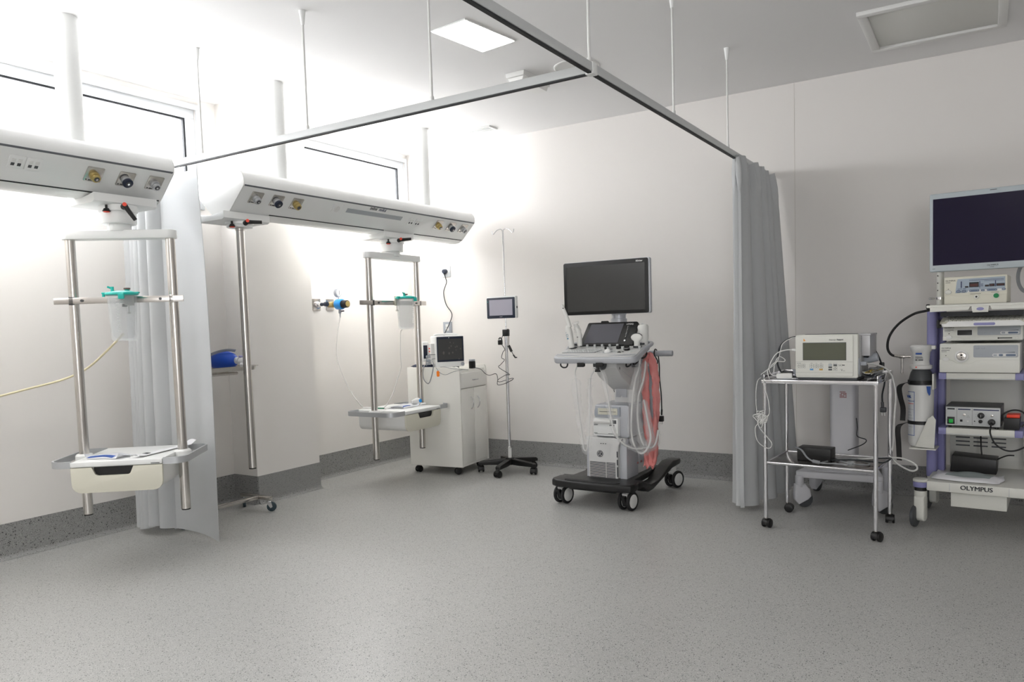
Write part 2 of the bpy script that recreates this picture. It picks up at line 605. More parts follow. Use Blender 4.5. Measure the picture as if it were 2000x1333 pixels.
p = thing('ceiling_vent', 'narrow white slotted air vent in ceiling corner above the cabinet', 'vent', (1.0, -0.35, H))
f = MB()
for (a, b, c, d) in ((-0.21, 0.21, -0.062, -0.045), (-0.21, 0.21, 0.045, 0.062), (-0.21, -0.19, -0.045, 0.045), (0.19, 0.21, -0.045, 0.045)):
    f.box(a, b, c, d, -0.012, 0, 0.002)
obj('frame', f, M_WHITE, p)
obj('backing', MB().box(-0.19, 0.19, -0.045, 0.045, -0.002, 0), M_GREYP, p)
for k in range(2):
    y = -0.018+0.036*k
    obj('slat', MB().box(-0.19, 0.19, y-0.010, y+0.010, -0.010, -0.006, 0.001, M=None), M_WHITE, p)

# curtain track: long rail, branch rail, hangers
BX, BY, BZ = 3.295, -2.83, 2.2
p = thing('curtain_track', 'white T-shaped curtain rail hung from the ceiling on thin rods', 'curtain rail', (BX, BY, BZ))
rail = MB().box(-0.012, 0.012, -4.5, 2.815, 0.006, 0.042, 0.003)
obj('rail', rail, M_ALU if False else mat('rail_paint', (0.80, 0.81, 0.81), 0.4, rvar=0.05), p)
obj('rail_groove', MB().box(-0.008, 0.008, -4.5, 2.81, 0.0, 0.008), M_DARK, p)
obj('rail', MB().box(-BX+0.002, -0.012, -0.012, 0.012, 0.006, 0.042, 0.003), MATS['rail_paint'], p)
obj('rail_groove', MB().box(-BX+0.005, -0.012, -0.008, 0.008, 0.0, 0.008), M_DARK, p)
obj('joint_bracket', MB().box(-0.02, 0.016, -0.02, 0.02, -0.002, 0.044, 0.002), M_WHITE, p)
for (dx, dy) in ((-2.45, 0), (-1.6, 0), (-0.80, 0), (0, -0.02), (0, 0.93), (0, 1.86), (0, -1.6)):
    h = MB()
    h.cyl((dx, dy, 0.042), (dx, dy, H-BZ-0.06), 0.0055, n=12)
    h.cyl((dx, dy, 0.04), (dx, dy, 0.06), 0.009, n=12)
    rd = obj('hanger_rod', h, M_WHITE2, p)
    obj('ceiling_cap', MB().cyl((dx, dy, H-BZ-0.07), (dx, dy, H-BZ), 0.008, 0.017, n=16), M_WHITE, rd)


# ================================================================== curtains
def curtain(name, label, fpos, nu, nv, group=None):
    o = obj(name, MB().grid(fpos, nu, nv, 0.0025), M_CURT, None, ang=70)
    tag(o, label, 'curtain', group)
    return o


def left_curtain(u, v):
    # u along the cloth 0 wall .. 1 leading edge, v 0 bottom .. 1 top
    z = 0.045+v*(2.165-0.045)
    folds = 0.74
    if u < folds:
        w = u/folds
        x = 0.10+w*0.36
        amp = (0.056*(0.7+0.3*v))
        y = -2.85-0.03*(1-v)+amp*math.sin(w*5.5*2*PI)*(1-0.3*math.sin(w*7))
        x += 0.02*math.sin(w*11*PI+1)
        y -= 0.05*(1-v)*math.sin(w*PI)
    else:
        w = (u-folds)/(1-folds)
        x = 0.46+w*(0.41-0.075*v**3)
        y = -2.84-0.03*(1-v)+0.03*math.sin(w*PI*1.0)*(1-v*0.5)-0.015*w*(1-v)
        z -= 0.03*w*(1-v)
    z -= 0.02*math.sin(u*9)*(1-v) if u < folds else 0
    if v > 0.94:
        y = -2.835+(y+2.835)*(1-(v-0.94)/0.06*0.6)
    return Vector((x, y, max(z, 0.012)))


curtain('privacy_curtain', 'pale grey privacy curtain gathered beside the window at left, behind the near pendant', left_curtain, 260, 40)


def right_curtain(u, v):
    z = 0.03+v*(2.20-0.03)
    k = 1-v
    if u < 0.15:                      # the flat leading flap, turned towards the windows
        w = u/0.15
        x = BX-0.048+0.030*v+(0.10+0.008*k-0.03*v)*w
        y = -0.80-0.125*w+0.04*v+0.012*math.sin(w*PI)*k+0.05*k*max(0, k-0.97)*10*w
    else:
        w = (u-0.15)/0.85
        ph = w*5.0+0.25*math.sin(w*9)
        tri = math.cos(ph*2*PI)
        amp = (0.046+0.016*k-0.010*w)
        x = BX+0.015+(0.02+0.10*k)*w+0.052*k*min(1, w*3)+0.0*k+amp*tri*(1 if w > 0.1 else w*10)
        x += (0.037+0.0*k-0.016)*max(0, 1-w*10)
        y = -0.925+0.04*v+w*0.86*(1.0-0.12*k)
        y += 0.035*math.sin(ph*2*PI)*(0.6+0.4*math.sin(w*17))
        z += 0.02*k*w
    if v > 0.90:                      # ruffled heading tape
        t = (v-0.90)/0.10
        x = BX+(x-BX)*(1-0.25*t)+0.016*math.sin(u*46*PI+t)*math.sin(t*PI*0.8)
        z += 0.034*t*abs(math.sin(u*6.5*PI))**0.7-0.01*t
    return Vector((x, min(y, -0.045+0.012*math.sin(u*40)), z))


curtain('privacy_curtain', 'grey privacy curtain bunched by the back wall, left of the chrome trolley', right_curtain, 320, 44)

# ================================================================== bed head units
A0 = Vector((0.895, 0, 2.095))
A1 = Vector((0.76, 0, 1.962))
FD = (A1-A0).normalized()            # down the slanted face
FN = Vector((0.135, 0, -0.133)).normalized()
FN = Vector((-FD.z, 0, FD.x))        # outward normal
if FN.x < 0:
    FN = -FN


def on_face(y, s_, out=0.0):
    return Vector((A0.x, y, A0.z))+FD*s_+FN*out


def face_frame(y, s_, out=0.0):
    return frame(on_face(y, s_, out), (0, 1, 0), -FD)


U_PROF = [(0.52, 2.19), (0.835, 2.192), (0.865, 2.182), (0.885, 2.162), (0.897, 2.135), (0.898, 2.11), (0.895, 2.095), (0.76, 1.962),
          (0.725, 1.945), (0.69, 1.937), (0.64, 1.937), (0.605, 1.945), (0.575, 1.962), (0.46, 2.07), (0.448, 2.10), (0.452, 2.14), (0.47, 2.172), (0.495, 2.187)]


def outlet(parent, y, s_, kind):
    M = face_frame(y, s_)
    sz = 0.043
    pl = obj('gas_outlet', MB().prism(rrect(-sz, sz, -sz, sz, 0.006, 3), 0, 0.006, 'xy', bev=0.0015, M=M), M_STEEL, parent)
    my = {'gold': M_GOLD, 'black': M_NAVY, 'white': M_ALU}[kind]
    c = MB()
    c.cyl((0, -0.004, 0.006), (0, -0.004, 0.022), 0.024, n=28, bev=0.002)
    obj('collar', c, M_ALU if kind != 'gold' else M_GOLD, pl, M=M)
    c = MB()
    c.cyl((0, -0.004, 0.022), (0, -0.004, 0.039), 0.021 if kind != 'black' else 0.026, n=28, bev=0.003)
    obj('coupling', c, my, pl, M=M)
    c = MB()
    c.cyl((0, -0.004, 0.039), (0, -0.004, 0.0405), 0.013, n=24)
    cc = obj('nozzle', c, M_DGREY, pl, M=M)
    obj('plunger', MB().cyl((0, -0.004, 0.0405), (0, -0.004, 0.043), 0.006, n=16), M_CHROME, pl, M=M)
    obj('marking', MB().box(-0.034, -0.026, -0.037, -0.030, 0.006, 0.0066).box(-0.02, 0.0, -0.037, -0.031, 0.006, 0.0066), M_DGREY, pl, M=M)
    return pl


def socket_plate(parent, y, s_):
    M = face_frame(y, s_)
    pl = obj('data_socket', MB().prism(rrect(-0.035, 0.035, -0.035, 0.035, 0.004, 3), 0, 0.004, 'xy', bev=0.001, M=M), M_WHITE, parent)
    for dx in (-0.014, 0.014):
        obj('port', MB().box(dx-0.008, dx+0.008, -0.020, -0.004, 0.003, 0.0048, 0.001), M_DGREY, pl, M=M)
        obj('port_cover', MB().box(dx-0.009, dx+0.009, 0.002, 0.018, 0.003, 0.006, 0.001), M_WHITE2, pl, M=M)
    return pl


def bed_unit(label, y0, y1, cols, outs, socks, plates, full=True):
    t = thing('bed_head_unit', label, 'bed head unit', (0, 0, 0))
    body = MB().prism(U_PROF, y0+0.006, y1-0.006, 'xz')
    obj('housing', body, M_WHITE, t, ang=28)
    big = [(0.675+(x-0.675)*1.012, 2.066+(z-2.066)*1.02) for x, z in U_PROF]
    obj('end_cap', MB().prism(big, y0, y0+0.006, 'xz', bev=0.002), M_WHITE2, t, ang=28)
    obj('end_cap', MB().prism(big, y1-0.006, y1, 'xz', bev=0.002), M_WHITE2, t, ang=28)
    # groove lines on the slanted face
    M = face_frame(0, 0)
    obj('upper_groove', MB().box(y0+0.01, y1-0.01, -0.005, 0.005, -0.002, 0.0012), M_UNITGAP, t, M=M)
    lg = None
    for (a, b) in plates['gaps']:
        o = obj('lower_groove', MB().box(a, b, -0.1945, -0.1875, -0.004, 0.0012), M_DARK, t, M=M)
    # lamps: up light on top, reading light under the back
    obj('uplight_diffuser', MB().box(0.49, 0.60, y0+0.05, y1-0.35, 2.189, 2.196, 0.002), M_LIGHT, t)
    dy0 = -1.45 if plates.get('logo') else y0+0.08
    dy1 = y1-0.08 if plates.get('logo') else y1-0.35
    dl = frame((0.5175, 0, 2.016), (0, -1, 0), (-0.115, 0, 0.108))
    obj('downlight_diffuser', MB().box(-dy1, -dy0, -0.055, 0.055, -0.002, 0.004, 0.001, M=dl), M_LIGHT_DN if plates.get('logo') else M_LIGHT_DIM, t)
    for cy in cols:
        c = MB()
        c.cyl((0.70, cy, 2.188), (0.70, cy, H), 0.060, n=40)
        co = obj('support_column', c, M_WHITE, t)
        obj('column_collar', MB().lathe([(0.061, 0), (0.075, 0.001), (0.072, 0.012), (0.061, 0.014)], (0.70, cy, 2.19), (0, 0, 1), 40), M_WHITE, co)
    for (y, s_, k) in outs:
        outlet(t, y, s_, k)
    for y in socks:
        socket_plate(t, y, 0.078)
    if plates.get('logo'):
        text('tedisel', 0.040, face_frame(-1.495, 0.030, 0.0006), M_INK, t, 'logo', bold=0.0003, sx=0.70)
        text('medical', 0.040, face_frame(-1.402, 0.030, 0.0006), M_INKB, t, 'logo', sx=0.62)
        obj('label_strip', MB().box(-1.70, -1.115, -0.083, -0.048, 0, 0.0015), mat('grey_strip', (0.66, 0.68, 0.70), 0.3, rvar=0.04), t, M=M)
        n = obj('call_plate', MB().prism(rrect(-1.835, -1.758, -0.102, -0.028, 0.004, 3), 0, 0.004, 'xy', bev=0.001), M_WHITE, t, M=M)
        obj('call_button', MB().cyl((-1.797, -0.065, 0.004), (-1.797, -0.065, 0.009), 0.024, n=28, bev=0.002), M_WHITE2, n, M=M)
    return t


bed_unit('white bed head unit with data sockets at the left edge, over the near pendant', -5.45, -3.05, [-5.0, -3.48],
         [(-3.46, 0.082, 'gold'), (-3.295, 0.082, 'black'), (-3.135, 0.080, 'white'), (-5.36, 0.082, 'gold'), (-5.2, 0.082, 'black'), (-5.04, 0.082, 'white')],
         [-3.82, -3.745], {'gaps': [(-5.35, -3.405), (-3.085, -3.062)]})
bed_unit('long white bed head unit with lettered front between the two window pillars', -2.60, -0.21, [-2.16, -0.66],
         [(-2.47, 0.075, 'white'), (-2.31, 0.075, 'black'), (-2.15, 0.075, 'gold'), (-0.66, 0.068, 'gold'), (-0.49, 0.068, 'black'), (-0.32, 0.068, 'white')],
         [-0.995, -0.915], {'gaps': [(-2.304, -1.223), (-0.866, -0.22)], 'logo': True})


# ================================================================== pendants
def pendant_head(t, yw, lever=0.0, short=False, rz=0.0):
    """clamp plate under the unit and swivel collar; local frame is the world frame about the axis"""
    Mz = Matrix.Rotation(R(-rz), 4, 'Z')
    pl = MB().prism([(-0.175, 1.905), (0.055, 1.905), (0.075, 1.915), (0.075, 1.955), (0.02, 1.945), (-0.05, 1.937), (-0.13, 1.94), (-0.175, 1.955)], -0.17, 0.175, 'xz', bev=0.002)
    obj('clamp_plate', pl, M_WHITE, t, M=Mz)
    c = MB()
    if short:
        c.cyl((0, 0, 1.888), (0, 0, 1.908), 0.085, n=40, bev=0.003)
        c.cyl((0, 0, 1.872), (0, 0, 1.888), 0.078, n=40, bev=0.003)
    else:
        c.cyl((0, 0, 1.875), (0, 0, 1.908), 0.094, n=40, bev=0.003)
        c.cyl((0, 0, 1.812), (0, 0, 1.877), 0.086, n=40, bev=0.006)
        c.cyl((0, 0, 1.775), (0, 0, 1.815), 0.058, n=40, bev=0.003)
    obj('swivel_collar', c, M_WHITE, t)
    # knob and lever
    d = Vector((0.42, -0.9, 0)).normalized()
    kp = d*0.098
    k = MB()
    k.cyl((kp.x, kp.y, 1.878), (kp.x, kp.y, 1.902), 0.006, n=12)
    k.cyl((kp.x, kp.y, 1.868), (kp.x, kp.y, 1.884), 0.020, 0.013, n=24, bev=0.002)
    kk = obj('locking_knob', k, M_BLACK, t, M=Mz)
    obj('knob_cap', MB().cyl((kp.x, kp.y, 1.864), (kp.x, kp.y, 1.870), 0.015, n=24), M_RED, kk, M=Mz)
    d2 = Vector((0.93, -0.25, 0)).normalized()
    lp = d2*0.115
    perp = Vector((0.62, 0.78, 0))
    e = Vector((lp.x, lp.y, 1.895))
    en = e + perp*0.085*math.cos(lever) + Vector((0, 0, -0.085*math.sin(lever)))
    k = MB()
    k.tube([d2*0.085+Vector((0, 0, 1.892)), e, e+(en-e)*0.3, en], 0.012, 12, 6, rf=lambda u, a: 0.016-0.006*u)
    lv = obj('clamp_lever', k, M_BLACK, t, M=Mz)
    obj('lever_cap', MB().cyl(e+d2*0.012+Vector((0, -0.004, 0.006)), e+d2*0.018+Vector((0, -0.008, 0.006)), 0.010, n=20), M_RED, lv, M=Mz)


def pendant(label, loc, rz, half, ztop, zbot, lever, mirror=False, oh=(0.075, 0.05)):
    t = thing('equipment_pendant', label, 'pendant', loc, rz)
    pendant_head(t, 0, lever, False, rz)
    zt = ztop
    obj('crossbar', MB().prism(rrect(-half-0.036, half+0.034, -0.045, 0.045, 0.04, 6), zt, zt+0.045, 'xy', bev=0.004), M_WHITE, t)
    for sx in (-1, 1):
        m = MB()
        m.cyl((sx*half, 0, zbot), (sx*half, 0, zt), 0.0245, n=28)
        po = obj('pole', m, M_STEEL, t)
        obj('pole_end_cap', MB().cyl((sx*half, 0, zbot-0.006), (sx*half, 0, zbot), 0.023, n=24), M_BLACK, po)
    rl = MB().box(-half-oh[0], half+oh[1], -0.038, -0.028, 1.398, 1.432, 0.001)
    rail_ = obj('rail', rl, M_STEEL, t)
    for sx in (-1, 1):
        obj('rail_bolt', MB().cyl((sx*(half-0.055), -0.043, 1.415), (sx*(half-0.055), -0.038, 1.415), 0.007, n=16), M_DGREY, rail_)
        obj('rail_clamp', MB().box(sx*half-0.012, sx*half+0.012, -0.038, -0.02, 1.394, 1.436, 0.002), M_DGREY if sx < 0 else M_STEEL, rail_)
    # tray
    w, d0, d1 = 0.222, -0.245, 0.235
    ty = obj('tray', MB().box(-w, w, d0, d1, 0.567, 0.592, 0.003), M_WHITE, t)
    sb = [(-w+0.01, 0.566)]
    bx = []
    for k in range(5):
        a = R(180+90*k/4)
        bx.append((-w+0.006+0.045+0.045*math.cos(a), 0.436+0.045+0.045*math.sin(a)))
    for k in range(5):
        a = R(270+90*k/4)
        bx.append((w-0.006-0.045+0.045*math.cos(a), 0.436+0.045+0.045*math.sin(a)))
    shell = [(-w+0.006, 0.566)]+bx+[(w-0.006, 0.566)]
    obj('drawer_box', MB().prism(shell, d0+0.02, d1-0.01, 'xz'), M_WHITE2, ty, ang=25)
    c_ = -0.02 if not mirror else 0.03
    hw = 0.085
    fpts = [(-w, 0.563)]+[(x*1.02, z-0.002) for x, z in bx]+[(w, 0.563), (c_+hw+0.016, 0.563), (c_+hw, 0.527), (c_+hw-0.012, 0.520), (c_-hw+0.012, 0.520), (c_-hw, 0.527), (c_-hw-0.016, 0.563)]
    dr = obj('drawer_front', MB().prism(fpts, d0, d0+0.016, 'xz', bev=0.001), M_CREAM, ty, ang=25)
    obj('handle_recess', MB().box(c_-hw-0.01, c_+hw+0.01, d0+0.017, d0+0.0195, 0.515, 0.562), M_BLACK, dr)
    # loop rails at both sides
    for sx in (-1, 1):
        xo = sx*(half+0.078)
        xi = sx*(w+0.002)
        path = [(xi, d0+0.012), (sx*(half+0.02), d0+0.012)]
        for k in range(1, 7):
            a = R(90*k/6)
            path.append((xo-sx*0.06*(1-math.sin(a)), d0+0.012+0.06*(1-math.cos(a))))
        for k in range(0, 7):
            a = R(90*k/6)
            path.append((xo-sx*0.06*(1-math.cos(a)), d1-0.012-0.06*(1-math.sin(a))))
        path.append((xi, d1-0.012))
        # band of rectangular section
        t_ = 0.005
        out, inn = [], []
        for i, (x, y) in enumerate(path):
            a = path[max(i-1, 0)]
            b = path[min(i+1, len(path)-1)]
            dx, dy = b[0]-a[0], b[1]-a[1]
            l_ = math.hypot(dx, dy) or 1
            out.append((x+dy/l_*t_, y-dx/l_*t_))
            inn.append((x-dy/l_*t_, y+dx/l_*t_))
        obj('side_rail', MB().prism(out+inn[::-1], 0.562, 0.596, 'xy'), M_ALU, ty, ang=30)
        obj('pole_clamp', MB().lathe([(0.025, 0.565), (0.044, 0.565), (0.044, 0.592), (0.038, 0.600), (0.025, 0.602)], (sx*half, 0, 0), (0, 0, 1), 32).box(min(sx*(half-0.03), sx*w), max(sx*(half-0.03), sx*w), -0.03, 0.03, 0.57, 0.59), M_WHITE, ty)
    obj('maker_mark', MB().box(w-0.055, w-0.012, d0-0.0006, d0, 0.570, 0.574), M_DGREY, ty)
    return t


P1 = (0.735, -3.283, 0)
P2 = (0.69, -1.055, 0)
pend1 = pendant('near white pendant with two steel poles and tray, in front of the left curtain', P1, 39, 0.252, 1.735, 0.275, 1.0, False, (0.085, 0.06))
pend2 = pendant('far white pendant with two steel poles and tray, beside the white cabinet', P2, 92, 0.29, 1.750, 0.23, -0.1, True, (0.15, 0.075))
t = thing('equipment_pendant', 'single steel pole pendant under the left end of the long bed head unit', 'pendant', (0.685, -2.475, 0))
pendant_head(t, 0, 0.0, True)
m = MB()
m.cyl((0, 0, 0.365), (0, 0, 1.875), 0.0245, n=28)
po = obj('pole', m, M_STEEL, t)
obj('pole_collar', MB().cyl((0, 0, 1.855), (0, 0, 1.875), 0.028, n=28, bev=0.002), M_STEEL, po)
obj('pole_end_cap', MB().cyl((0, 0, 0.358), (0, 0, 0.365), 0.023, n=24), M_BLACK, po)


# ================================================================== suction canisters
def canister(label, x, y, ztop, rz):
    t = thing('suction_canister', label, 'suction canister', (x, y, ztop-0.27), rz)
    h = 0.27
    r0, r1 = 0.060, 0.071
    j = MB().lathe([(0, 0), (r0-0.008, 0), (r0, 0.006), (r0+0.001, 0.02), (r1, h-0.04), (r1+0.002, h-0.035), (r1+0.002, h-0.028), (r1-0.002, h-0.028), (r1-0.003, h-0.04), (r0-0.002, 0.02), (r0-0.008, 0.004), (0, 0.004)], (0, 0, 0), (0, 0, 1), 48)
    jar = obj('jar', j, M_CLEAR, t)
    for k in range(9):
        pass
    sc = MB()
    for k in range(12):
        z = 0.05+k*0.014
        sc.box(-0.006, 0.004 if k % 2 else 0.008, -r0-0.0085*(z/0.2)-0.003, -r0-0.0085*(z/0.2)-0.0015, z, z+0.0016)
    obj('scale', sc, M_INKW, jar)
    obj('print', MB().box(0.022, 0.045, -0.0665, -0.058, 0.176, 0.179).box(0.022, 0.034, -0.0665, -0.058, 0.183, 0.186), M_INK, jar)
    ln = MB().lathe([(0, 0.012), (0.035, 0.014), (0.047, 0.03), (0.045, 0.06), (0.050, 0.09), (0.047, 0.12), (0.053, 0.16), (0.051, 0.19), (0.056, h-0.035)], (0, 0, 0), (0, 0, 1), 30)
    for v in ln.bm.verts:
        a = math.atan2(v.co.y, v.co.x)
        f_ = 1+0.07*math.sin(a*5+v.co.z*40)+0.04*math.sin(a*9-v.co.z*70)
        v.co.x *= f_*1.06
        v.co.y *= f_*1.06
    obj('liner', ln, M_LINER, t)
    l = MB().lathe([(0, h-0.012), (0.045, h-0.012), (0.055, h-0.016), (0.072, h-0.018), (0.078, h-0.022), (0.080, h-0.030), (0.075, h-0.034), (0.073, h-0.034), (0.063, h-0.027), (0, h-0.027)], (0, 0, 0), (0, 0, 1), 48)
    l.box(-0.098, -0.06, -0.009, 0.009, h-0.026, h-0.017, 0.003)
    l.cyl((-0.090, 0, h-0.040), (-0.090, 0, h-0.020), 0.007, n=16)
    l.box(0.06, 0.086, -0.012, 0.012, h-0.026, h-0.018, 0.003)
    l.box(0.010, 0.038, -0.084, -0.068, h-0.056, h-0.026, 0.003)
    lid = obj('lid', l, M_TEAL, t)
    obj('port', MB().cyl((-0.038, -0.02, h-0.014), (-0.038, -0.02, h+0.010), 0.008, n=16).cyl((-0.038, -0.02, h), (-0.060, -0.024, h+0.010), 0.005, n=12).cyl((0.02, 0.02, h-0.014), (0.02, 0.02, h-0.002), 0.012, n=16), M_TEAL, lid)
    obj('filter_cap', MB().cyl((0.022, 0.012, h-0.004), (0.022, 0.012, h+0.004), 0.016, n=20, bev=0.001), mat('brown_rubber', (0.45, 0.35, 0.33), 0.6, rvar=0.05), lid)
    b = MB().box(-0.028, 0.028, 0.0745, 0.088, h-0.085, h-0.01, 0.004)
    0 and b.lathe([(0.0735, h-0.060), (0.077, h-0.060), (0.077, h-0.044), (0.0735, h-0.044), (0.0735, h-0.060)], (0, 0, 0), (0, 0, 1), 40)
    obj('bracket', b, M_CREAM, t)
    obj('bracket_screw', MB().cyl((0, 0.086, h-0.12), (0, 0.086, h-0.08), 0.004, n=12).cyl((0, 0.086, h-0.128), (0, 0.086, h-0.116), 0.010, n=16), M_STEEL, t)
    return t


# rail of a pendant is 0.033 in front of its axis
def pend_pt(P, rz, u, v, z):
    c, s_ = math.cos(R(rz)), math.sin(R(rz))
    return Vector((P[0]+c*u-s_*v, P[1]+s_*u+c*v, z))


q = pend_pt(P1, 39, 0.035, -0.122, 0)
canister('suction canister with teal lid hanging on the near pendant, cream hose below', q.x, q.y, 1.468, 39)
q = pend_pt(P2, 92, -0.02, -0.125, 0)
canister('suction canister with teal lid hanging on the far pendant near the cabinet', q.x, q.y, 1.478, 92)

# tubing
M_TUBECR = mat('cream_tube', (0.87, 0.83, 0.70), 0.35, rvar=0.05)
M_TUBECL = mat('clear_tube', (0.90, 0.89, 0.88), 0.2, alpha=0.75, rvar=0.05)
cable('suction_tube', [(0.735, -3.3, 1.236), (0.709, -3.3, 1.22), (0.545, -3.3, 1.133), (0.352, -3.3, 1.046), (0.15, -3.33, 0.985), (0.10, -3.5, 0.945), (0.10, -3.75, 0.90), (0.11, -4.0, 0.875), (0.12, -4.3, 0.88)], 0.0062, M_TUBECR,
      'cream rubber suction tube curving away from near canister to the left edge', 'tube', n=12)
cable('suction_tube', [(0.70, -0.984, 1.205), (0.68, -0.984, 1.182), (0.68, -0.998, 1.033), (0.68, -0.999, 0.905), (0.68, -1.043, 0.822), (0.68, -1.101, 0.717), (0.68, -1.17, 0.64), (0.69, -1.22, 0.612), (0.72, -1.24, 0.601)], 0.0035, M_TUBECL,
      'thin clear tube from the far canister down to the tray', 'tube')

# ================================================================== wall gas outlets with regulator
t = thing('wall_gas_outlet', 'steel wall gas outlet with silver and black connector left of the blue regulator', 'gas outlet', (0, -1.22, 1.43))
fx = lambda x, y, z: frame((x, y, z), (0, 1, 0), (0, 0, 1))
Mx = fx(0, 0, 0)
obj('back_plate', MB().prism(rrect(-0.044, 0.044, -0.048, 0.048, 0.006, 3), 0, 0.006, 'xy', bev=0.001, M=Mx), M_STEEL, t)
obj('fitting', MB().cyl((0.006, 0.0, 0), (0.03, 0.0, 0), 0.025, n=24, bev=0.002).cyl((0.03, 0.0, 0), (0.062, 0.0, 0), 0.018, n=24, bev=0.002), M_CHROME, t)
obj('connector', MB().cyl((0.06, 0, 0), (0.115, 0, 0), 0.014, 0.012, n=20).cyl((0.10, 0, 0), (0.13, 0.0, 0), 0.019, n=24, bev=0.003), M_NAVY, t)
t = thing('wall_gas_outlet', 'steel wall gas outlet with brass fitting behind the blue regulator', 'gas outlet', (0, -1.07, 1.43))
obj('back_plate', MB().prism(rrect(-0.044, 0.044, -0.048, 0.048, 0.006, 3), 0, 0.006, 'xy', bev=0.001, M=Mx), M_STEEL, t)
obj('fitting', MB().cyl((0.006, 0.0, 0), (0.05, 0.0, 0), 0.024, n=24, bev=0.002).cyl((0.05, 0, 0), (0.083, 0.0, 0), 0.014, n=20), M_GOLD, t)
t = thing('gas_regulator', 'blue gas regulator with black dial and round white gauge on the left wall', 'gas regulator', (0.0, -1.07, 1.43))
obj('body', MB().cyl((0.083, 0, 0), (0.15, 0, 0), 0.043, n=36, bev=0.008), M_BLUE, t)
dk = obj('dial', MB().cyl((0.148, 0, 0), (0.205, 0, 0), 0.033, 0.030, n=36, bev=0.004), M_BLACK, t)
obj('dial_cap', MB().cyl((0.205, 0, 0), (0.207, 0, 0), 0.024, n=30).cyl((0.207, 0, 0), (0.2078, 0, 0), 0.015, n=30), M_GOLD, dk)
gs = obj('gauge', MB().cyl((0.085, 0, 0.094), (0.115, 0, 0.094), 0.036, n=36, bev=0.003), M_GREYP, t)
obj('gauge_face', MB().cyl((0.115, 0, 0.094), (0.1165, 0, 0.094), 0.031, n=36), M_WHITE2, gs)
ticks = MB().box(0.1165, 0.1175, -0.0015, 0.0015, 0.078, 0.112)
for k in range(9):
    a = R(-220+k*32)
    cy_, cz_ = 0.025*math.cos(a), 0.025*math.sin(a)
    ticks.box(0.1165, 0.1175, cy_-0.0018, cy_+0.0018, 0.094+cz_-0.0018, 0.094+cz_+0.0018)
obj('gauge_needle', ticks, M_NAVY, gs)
obj('gauge_stem', MB().cyl((0.10, 0, 0.035), (0.10, 0, 0.062), 0.008, n=16), M_CHROME, t)
ou = obj('hose_outlet', MB().cyl((0.115, 0, -0.075), (0.115, 0, -0.036), 0.012, n=20, bev=0.001).cyl((0.115, 0, -0.11), (0.115, 0, -0.07), 0.006, n=14), M_GREYP, t)
obj('outlet_tap', MB().cyl((0.115, 0, -0.058), (0.145, 0.018, -0.056), 0.005, n=10), M_NAVY, ou)
cable('oxygen_tube', [(0.115, -1.07, 1.332), (0.12, -1.08, 1.311), (0.12, -1.109, 1.219), (0.12, -1.136, 1.088), (0.13, -1.143, 0.974), (0.20, -1.15, 0.83), (0.30, -1.16, 0.70), (0.42, -1.19, 0.612), (0.50, -1.215, 0.604)], 0.0035, M_TUBECL,
      'thin clear tube hanging from the blue regulator to the far tray', 'tube')

# ================================================================== power socket and switch on the back wall
t = thing('power_socket', 'white wall socket with a dark plug in it above the cabinet', 'socket', (0.419, 0, 1.722))
obj('plate', MB().box(-0.047, 0.047, -0.010, 0, -0.05, 0.05, 0.004), mat('socket_plate', (0.78, 0.80, 0.82), 0.4, rvar=0.03), t)
obj('socket_well', MB().cyl((0, -0.0105, 0), (0, -0.0095, 0), 0.028, n=30), M_WHITE2, t)
t = thing('wall_switch', 'grey double wall switch just above the patient monitor', 'switch', (0.412, 0, 1.21))
obj('plate', MB().box(-0.049, 0.049, -0.010, 0, -0.052, 0.052, 0.003), M_GREYP, t)
for s_ in (1, -1):
    obj('rocker', MB().box(-0.018, 0.018, -0.014, -0.009, s_*0.016-0.014, s_*0.016+0.014, 0.003), M_WHITE2, t)
t = thing('monitor_power_lead', 'black plug and wavy cord running down the wall to the patient monitor', 'power cord')
obj('plug', MB().cyl((0.419, -0.05, 1.722), (0.419, -0.012, 1.722), 0.019, 0.023, n=24, bev=0.004).box(0.411, 0.427, -0.045, -0.018, 1.695, 1.722, 0.005), M_NAVY, t)
cable('cord', [(0.419, -0.035, 1.70), (0.428, -0.03, 1.66), (0.428, -0.02, 1.62), (0.392, -0.02, 1.533), (0.414, -0.02, 1.424), (0.477, -0.02, 1.332), (0.451, -0.03, 1.244), (0.42, -0.06, 1.16), (0.50, -0.20, 1.10), (0.58, -0.33, 1.02)], 0.004, M_CABLE, parent=t)

# ================================================================== instrument stand with resuscitator
t = thing('instrument_stand', 'steel tray stand on castors between the left curtain and the wall pillar', 'instrument stand', (0.31, -2.47, 0), 90)
L_, W_ = 0.25, 0.15
tr = MB()
tr.prism(rrect(-L_, L_, -W_, W_, 0.03, 4), 0.972, 0.975, 'xy')
rim_o = rrect(-L_-0.012, L_+0.012, -W_-0.012, W_+0.012, 0.04, 4)
rim_i = rrect(-L_, L_, -W_, W_, 0.03, 4)
for i in range(len(rim_o)):
    j = (i+1) % len(rim_o)
    pass
obj('tray', tr, M_STEEL, t)
rm = MB()
rb = bmesh.new()
lv = []
for (z, ring) in ((0.972, rim_i), (1.002, rrect(-L_-0.008, L_+0.008, -W_-0.008, W_+0.008, 0.034, 4)), (1.002, rrect(-L_-0.022, L_+0.022, -W_-0.022, W_+0.022, 0.045, 4)), (0.998, rrect(-L_-0.022, L_+0.022, -W_-0.022, W_+0.022, 0.045, 4))):
    lv.append([rb.verts.new((x, y, z)) for x, y in ring])
for a, b in zip(lv, lv[1:]):
    for i in range(len(a)):
        j = (i+1) % len(a)
        rb.faces.new((a[i], a[j], b[j], b[i]))
bmesh.ops.recalc_face_normals(rb, faces=rb.faces)
bmesh.ops.solidify(rb, geom=rb.faces[:], thickness=0.0015)
